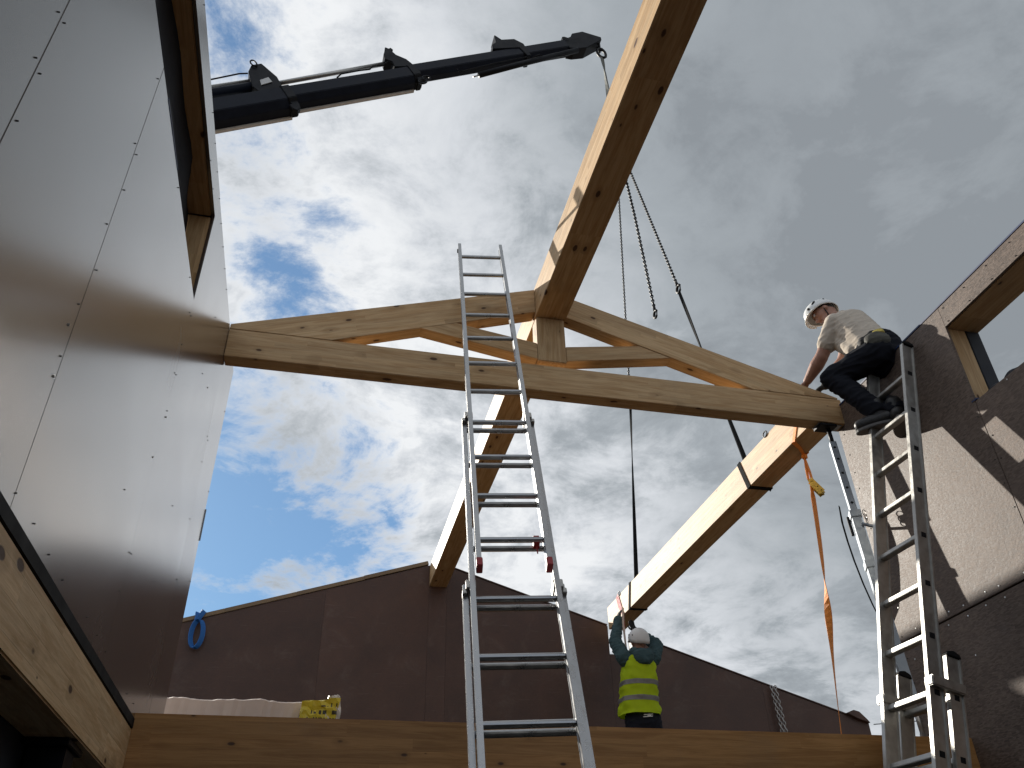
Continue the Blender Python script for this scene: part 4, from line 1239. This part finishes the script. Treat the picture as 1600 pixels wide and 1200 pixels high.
def tr1(bm):
    capsule(bm, pel + V((0, -0.01, 0.02)), 0.152, pel + V((0, -0.02, -0.06)), 0.150)
    for h_, k_, a_2 in ((hipL, knL, anL), (hipR, knR, anR)):
        capsule(bm, h_, 0.118, k_, 0.082); capsule(bm, k_, 0.080, k_.lerp(a_2, 0.5), 0.074); capsule(bm, k_.lerp(a_2, 0.5), 0.074, a_2 + (k_ - a_2).normalized() * 0.02, 0.068)
tro = organic('trousers', tr1, 'trousers', w1, 0.010, 4, 0.010, 22)
for an, fd in ((anL, V((-0.55, 0.62, 0.0))), (anR, V((0.55, 0.72, -0.05)))):
    fd = fd.normalized(); c = an + V((0, 0, -0.065))
    def bo(bm, an=an, fd=fd, c=c):
        capsule(bm, an + V((0, 0, 0.05)), 0.056, an, 0.054)
        capsule(bm, c - fd * 0.055, 0.047, c + fd * 0.05, 0.052); capsule(bm, c + fd * 0.05, 0.052, c + fd * 0.135, 0.042)
    bt = organic('boot', bo, 'boot', w1, 0.008, 3)
    bm = bmesh.new()
    n_o = 20; ring = []
    sd = V((-fd.y, fd.x, 0))
    for i in range(n_o):
        a = 2 * math.pi * i / n_o
        ring.append((0.035 + 0.145 * math.cos(a), 0.052 * math.sin(a) * (1.0 + 0.12 * math.cos(a))))
    add_prism(bm, ring, c + V((0, 0, -0.062)), fd, sd, (0, 0, 1), 0.0, 0.024)
    obj('sole', bm, 'sole', bt, 0.004, mw=Matrix.Identity(4))
helmet(w1, hd + hdup * 0.045 + look * 0.005, hdup * 0.75 + V((0, 0, 0.3)), look, (0.140, 0.112, 0.118), 'helmet')
def strp(bm):
    sd = look.cross(hdup).normalized()
    for s_ in (-1, 1):
        capsule(bm, hd + sd * 0.088 * s_ + hdup * 0.02, 0.006, hd + sd * 0.06 * s_ - hdup * 0.10 + look * 0.04, 0.006, 6)
    capsule(bm, hd + sd * 0.06 - hdup * 0.10 + look * 0.04, 0.006, hd - sd * 0.06 - hdup * 0.10 + look * 0.04, 0.006, 6)
organic('chin_strap', strp, 'black', w1, 0.004, 1)
def hr(bm):
    ellipsoid(bm, hd - look * 0.012 + hdup * 0.02, (0.094, 0.080, 0.095), frame(look, hdup))
organic('hair', hr, 'hair', w1, 0.009, 2)
bm = bmesh.new(); sd = look.cross(hdup).normalized()
for s_ in (-1, 1): ellipsoid(bm, hd + look * 0.092 + sd * 0.032 * s_ + hdup * 0.008, (0.009, 0.012, 0.008), frame(look, hdup))
obj('eyes', bm, 'eye', w1, smooth=True, mw=rel(w1))
def gl(bm):
    hand(bm, wrR, V((-0.6, 0.3, -0.35)), V((0.2, 0.2, -1)), 1.12, 0.7, -1)
    capsule(bm, wrR, 0.036, wrR + (elR - wrR) * 0.25, 0.038)
organic('glove', gl, 'leather', w1, 0.007, 2)
# tool belt with pouches
bd = (chest - pel).normalized()
bm = bmesh.new()
f = frame(bd, (1, 0, 0)); seg = 28
for i in range(seg):
    a0, a1 = 2 * math.pi * i / seg, 2 * math.pi * (i + 1) / seg
    for (t0, t1, rr) in ((0.0, 0.055, 0.172),):
        q = []
        for a, t in ((a0, t0), (a1, t0), (a1, t1), (a0, t1)):
            q.append(pel + bd * (t - 0.005) + (f.col[1] * math.cos(a) + f.col[2] * math.sin(a)) * rr)
        bm.faces.new([bm.verts.new(v) for v in q])
bmesh.ops.remove_doubles(bm, verts=bm.verts[:], dist=1e-4)
bmesh.ops.solidify(bm, geom=bm.faces[:], thickness=0.006)
belt = obj('tool_belt', bm, 'strap_black', w1, smooth=True, mw=rel(w1))
def pouch(c, r, mt, nm='pouch'):
    def bb(bm): ellipsoid(bm, c, r, frame(V((0.9, -0.4, 0)), bd))
    o = organic(nm, bb, mt, w1, 0.010, 2, 0.006, 30)
    return o
pouch(pel + V((-0.115, -0.135, -0.005)), (0.090, 0.055, 0.080), 'pouch')
pouch(pel + V((-0.16, -0.06, 0.02)), (0.05, 0.05, 0.05), 'leather')
pouch(pel + V((-0.09, -0.145, 0.068)), (0.045, 0.022, 0.02), 'brass', 'nails')

# ---- worker at the back in a yellow vest
FZ = 1.2
w2 = thing('person', 'person in yellow safety vest and white helmet reaching up to the purlin', 'person', (3.6, 9.15, FZ))
p2 = V((3.60, 9.12, 2.16)); ch2 = V((3.62, 9.10, 2.62)); nk2 = V((3.635, 9.11, 2.865)); hd2 = V((3.66, 9.13, 3.005))
sL, sR = V((3.445, 9.10, 2.80)), V((3.815, 9.12, 2.82))
eL, wL = V((3.425, 9.28, 3.03)), V((3.585, 9.52, 3.40))
eR, wR = V((3.955, 9.30, 3.03)), V((3.80, 9.52, 3.25))
look2 = V((-0.05, 0.85, 0.40)).normalized(); up2 = V((0.03, -0.35, 0.94)).normalized()
hl, kl, al = V((3.52, 9.12, 2.10)), V((3.50, 9.12, 1.70)), V((3.49, 9.08, 1.29))
hr_, kr, ar = V((3.70, 9.12, 2.10)), V((3.72, 9.16, 1.70)), V((3.74, 9.10, 1.29))
def b2(bm):
    capsule(bm, p2, 0.13, ch2, 0.14); capsule(bm, ch2, 0.135, nk2, 0.07); capsule(bm, nk2, 0.052, hd2, 0.056)
    ellipsoid(bm, hd2, (0.098, 0.078, 0.11), frame(look2, up2))
    capsule(bm, hd2 + look2 * 0.095, 0.010, hd2 + look2 * 0.112 - up2 * 0.03, 0.014)
    sd = look2.cross(up2).normalized()
    for s_ in (-1, 1): ellipsoid(bm, hd2 + sd * 0.08 * s_ - up2 * 0.02, (0.022, 0.012, 0.032), frame(look2, up2))
    for a, e_, w_ in ((sL, eL, wL), (sR, eR, wR)):
        capsule(bm, a, 0.060, e_, 0.044); capsule(bm, e_, 0.046, w_, 0.030)
    for h_, k_, a_2 in ((hl, kl, al), (hr_, kr, ar)):
        capsule(bm, h_, 0.09, k_, 0.06); capsule(bm, k_, 0.06, a_2, 0.042)
organic('body', b2, 'skin', w2, 0.009, 3)
def ho(bm):
    capsule(bm, p2 + V((0, 0, 0.10)), 0.150, ch2, 0.158); capsule(bm, ch2, 0.155, nk2 - V((0, 0, 0.03)), 0.09)
    for a, e_, w_ in ((sL, eL, wL), (sR, eR, wR)):
        capsule(bm, ch2 + V((0, 0, 0.10)), 0.12, a, 0.088); capsule(bm, a, 0.086, e_, 0.070); capsule(bm, e_, 0.070, w_ - (w_ - e_).normalized() * 0.02, 0.050)
    ellipsoid(bm, nk2 + V((0, -0.085, -0.07)), (0.105, 0.065, 0.10))
organic('hooded_jumper', ho, 'hoodie', w2, 0.010, 4, 0.010, 22)
def hood(bm):
    ellipsoid(bm, nk2 + V((0.0, -0.150, -0.085)), (0.120, 0.060, 0.095))
    capsule(bm, nk2 + V((-0.09, -0.09, -0.02)), 0.055, nk2 + V((0.0, -0.175, -0.13)), 0.045)
    capsule(bm, nk2 + V((0.09, -0.09, -0.02)), 0.055, nk2 + V((0.0, -0.175, -0.13)), 0.045)
organic('hood', hood, 'hoodie', w2, 0.009, 4, 0.006, 22)
def ring_loft(bm, rings, seg=32):
    rr = []
    for c, ax, ay in rings:
        c = V(c); row = []
        for k in range(seg):
            a = 2 * math.pi * k / seg
            cx, sy = math.cos(a), math.sin(a)
            row.append(bm.verts.new(c + V((math.copysign(abs(cx) ** 0.8, cx) * ax, math.copysign(abs(sy) ** 0.8, sy) * ay, 0))))
        rr.append(row)
    for a, b_ in zip(rr, rr[1:]):
        for j in range(seg): bm.faces.new((a[j], a[(j + 1) % seg], b_[(j + 1) % seg], b_[j]))
    return rr
from mathutils import noise as mn
bm = bmesh.new()
vr = [((3.575, 9.115, 2.17), 0.225, 0.185), ((3.577, 9.115, 2.24), 0.224, 0.185), ((3.58, 9.112, 2.33), 0.218, 0.182), ((3.588, 9.108, 2.42), 0.212, 0.180), ((3.595, 9.105, 2.50), 0.208, 0.178), ((3.602, 9.102, 2.58), 0.205, 0.178), ((3.612, 9.10, 2.67), 0.195, 0.176), ((3.62, 9.10, 2.74), 0.178, 0.168), ((3.628, 9.102, 2.795), 0.150, 0.150), ((3.632, 9.105, 2.835), 0.125, 0.125)]
dense = []
for (c0, a0, b0), (c1, a1, b1_) in zip(vr, vr[1:]):
    for s_ in (0, 0.25, 0.5, 0.75):
        dense.append((V(c0).lerp(V(c1), s_), a0 + (a1 - a0) * s_, b0 + (b1_ - b0) * s_))
dense.append((V(vr[-1][0]), vr[-1][1], vr[-1][2]))
ring_loft(bm, dense, 56)
for v in bm.verts:
    d = (v.co - V((3.6, 9.11, v.co.z))).normalized()
    v.co += d * (0.024 * mn.noise(V((v.co.x * 9 + v.co.z * 6, v.co.y * 9, v.co.z * 12))) + 0.010 * mn.noise(v.co * 22))
bmesh.ops.solidify(bm, geom=bm.faces[:], thickness=0.004)
vest = obj('vest', bm, 'vest', w2, smooth=True, mw=rel(w2))
for z0 in (2.325, 2.495):
    bm = bmesh.new(); rg = []
    for t in range(5):
        z = z0 + 0.052 * t / 4 - 0.02
        for (c0, a0, b0), (c1, a1, b1_) in zip(vr, vr[1:]):
            if c0[2] <= z <= c1[2]:
                s_ = (z - c0[2]) / (c1[2] - c0[2])
                rg.append((V(c0).lerp(V(c1), s_), a0 + (a1 - a0) * s_, b0 + (b1_ - b0) * s_)); break
    ring_loft(bm, rg, 56)
    for v in bm.verts:
        d = (v.co - V((3.6, 9.11, v.co.z))).normalized()
        v.co += d * (0.004 + 0.024 * mn.noise(V((v.co.x * 9 + v.co.z * 6, v.co.y * 9, v.co.z * 12))) + 0.010 * mn.noise(v.co * 22))
    bmesh.ops.solidify(bm, geom=bm.faces[:], thickness=0.003)
    obj('reflective_band', bm, 'reflect', vest, smooth=True, mw=Matrix.Identity(4))
def tr2(bm):
    capsule(bm, p2 + V((0, 0, 0.06)), 0.155, p2 + V((0, 0, -0.05)), 0.155)
    capsule(bm, p2 + V((-0.06, 0, -0.02)), 0.13, p2 + V((0.08, 0, -0.02)), 0.13)
    for h_, k_, a_2 in ((hl, kl, al), (hr_, kr, ar)):
        capsule(bm, h_, 0.12, k_, 0.088); capsule(bm, k_, 0.086, a_2, 0.075)
t2 = organic('trousers', tr2, 'trousers', w2, 0.012, 4, 0.010, 20)
bm = bmesh.new()
for dz, x0, x1 in ((0.0, 3.56, 3.665), (-0.022, 3.55, 3.66), (-0.012, 3.60, 3.64)):
    add_box(bm, ((x0 + x1) / 2, 8.955, 2.115 + dz + 0.04), (x1 - x0, 0.012, 0.007), Matrix.Rotation(-0.10, 3, 'Y'))
obj('pocket_print', bm, 'white', w2, mw=rel(w2))
for an in (al, ar):
    c = an + V((0, 0.0, -0.045))
    def bo(bm, an=an, c=c):
        capsule(bm, an + V((0, 0, 0.05)), 0.058, an, 0.055)
        capsule(bm, c - V((0, 0.05, 0)), 0.042, c + V((0, 0.06, 0)), 0.045); capsule(bm, c + V((0, 0.06, 0)), 0.045, c + V((0, 0.15, -0.008)), 0.035)
    organic('boot', bo, 'boot', w2, 0.010, 3)
def gl2(bm):
    hand(bm, wL, V((0.25, 0.30, 0.75)), V((0.9, 0.3, 0)), 1.1, 0.55, 1)
    capsule(bm, wL, 0.042, wL - (wL - eL).normalized() * 0.05, 0.044)
    hand(bm, wR, V((-0.2, 0.4, 0.7)), V((-0.2, 0.2, 0.9)), 1.1, 0.5, -1)
    capsule(bm, wR, 0.042, wR - (wR - eR).normalized() * 0.05, 0.044)
organic('glove', gl2, 'leather', w2, 0.008, 2)
helmet(w2, hd2 + up2 * 0.03, up2 * 0.6 + V((0, -0.05, 0.5)), look2, (0.135, 0.120, 0.125), 'helmet_grey')
bpy.data.batch_remove([work, work_obj])
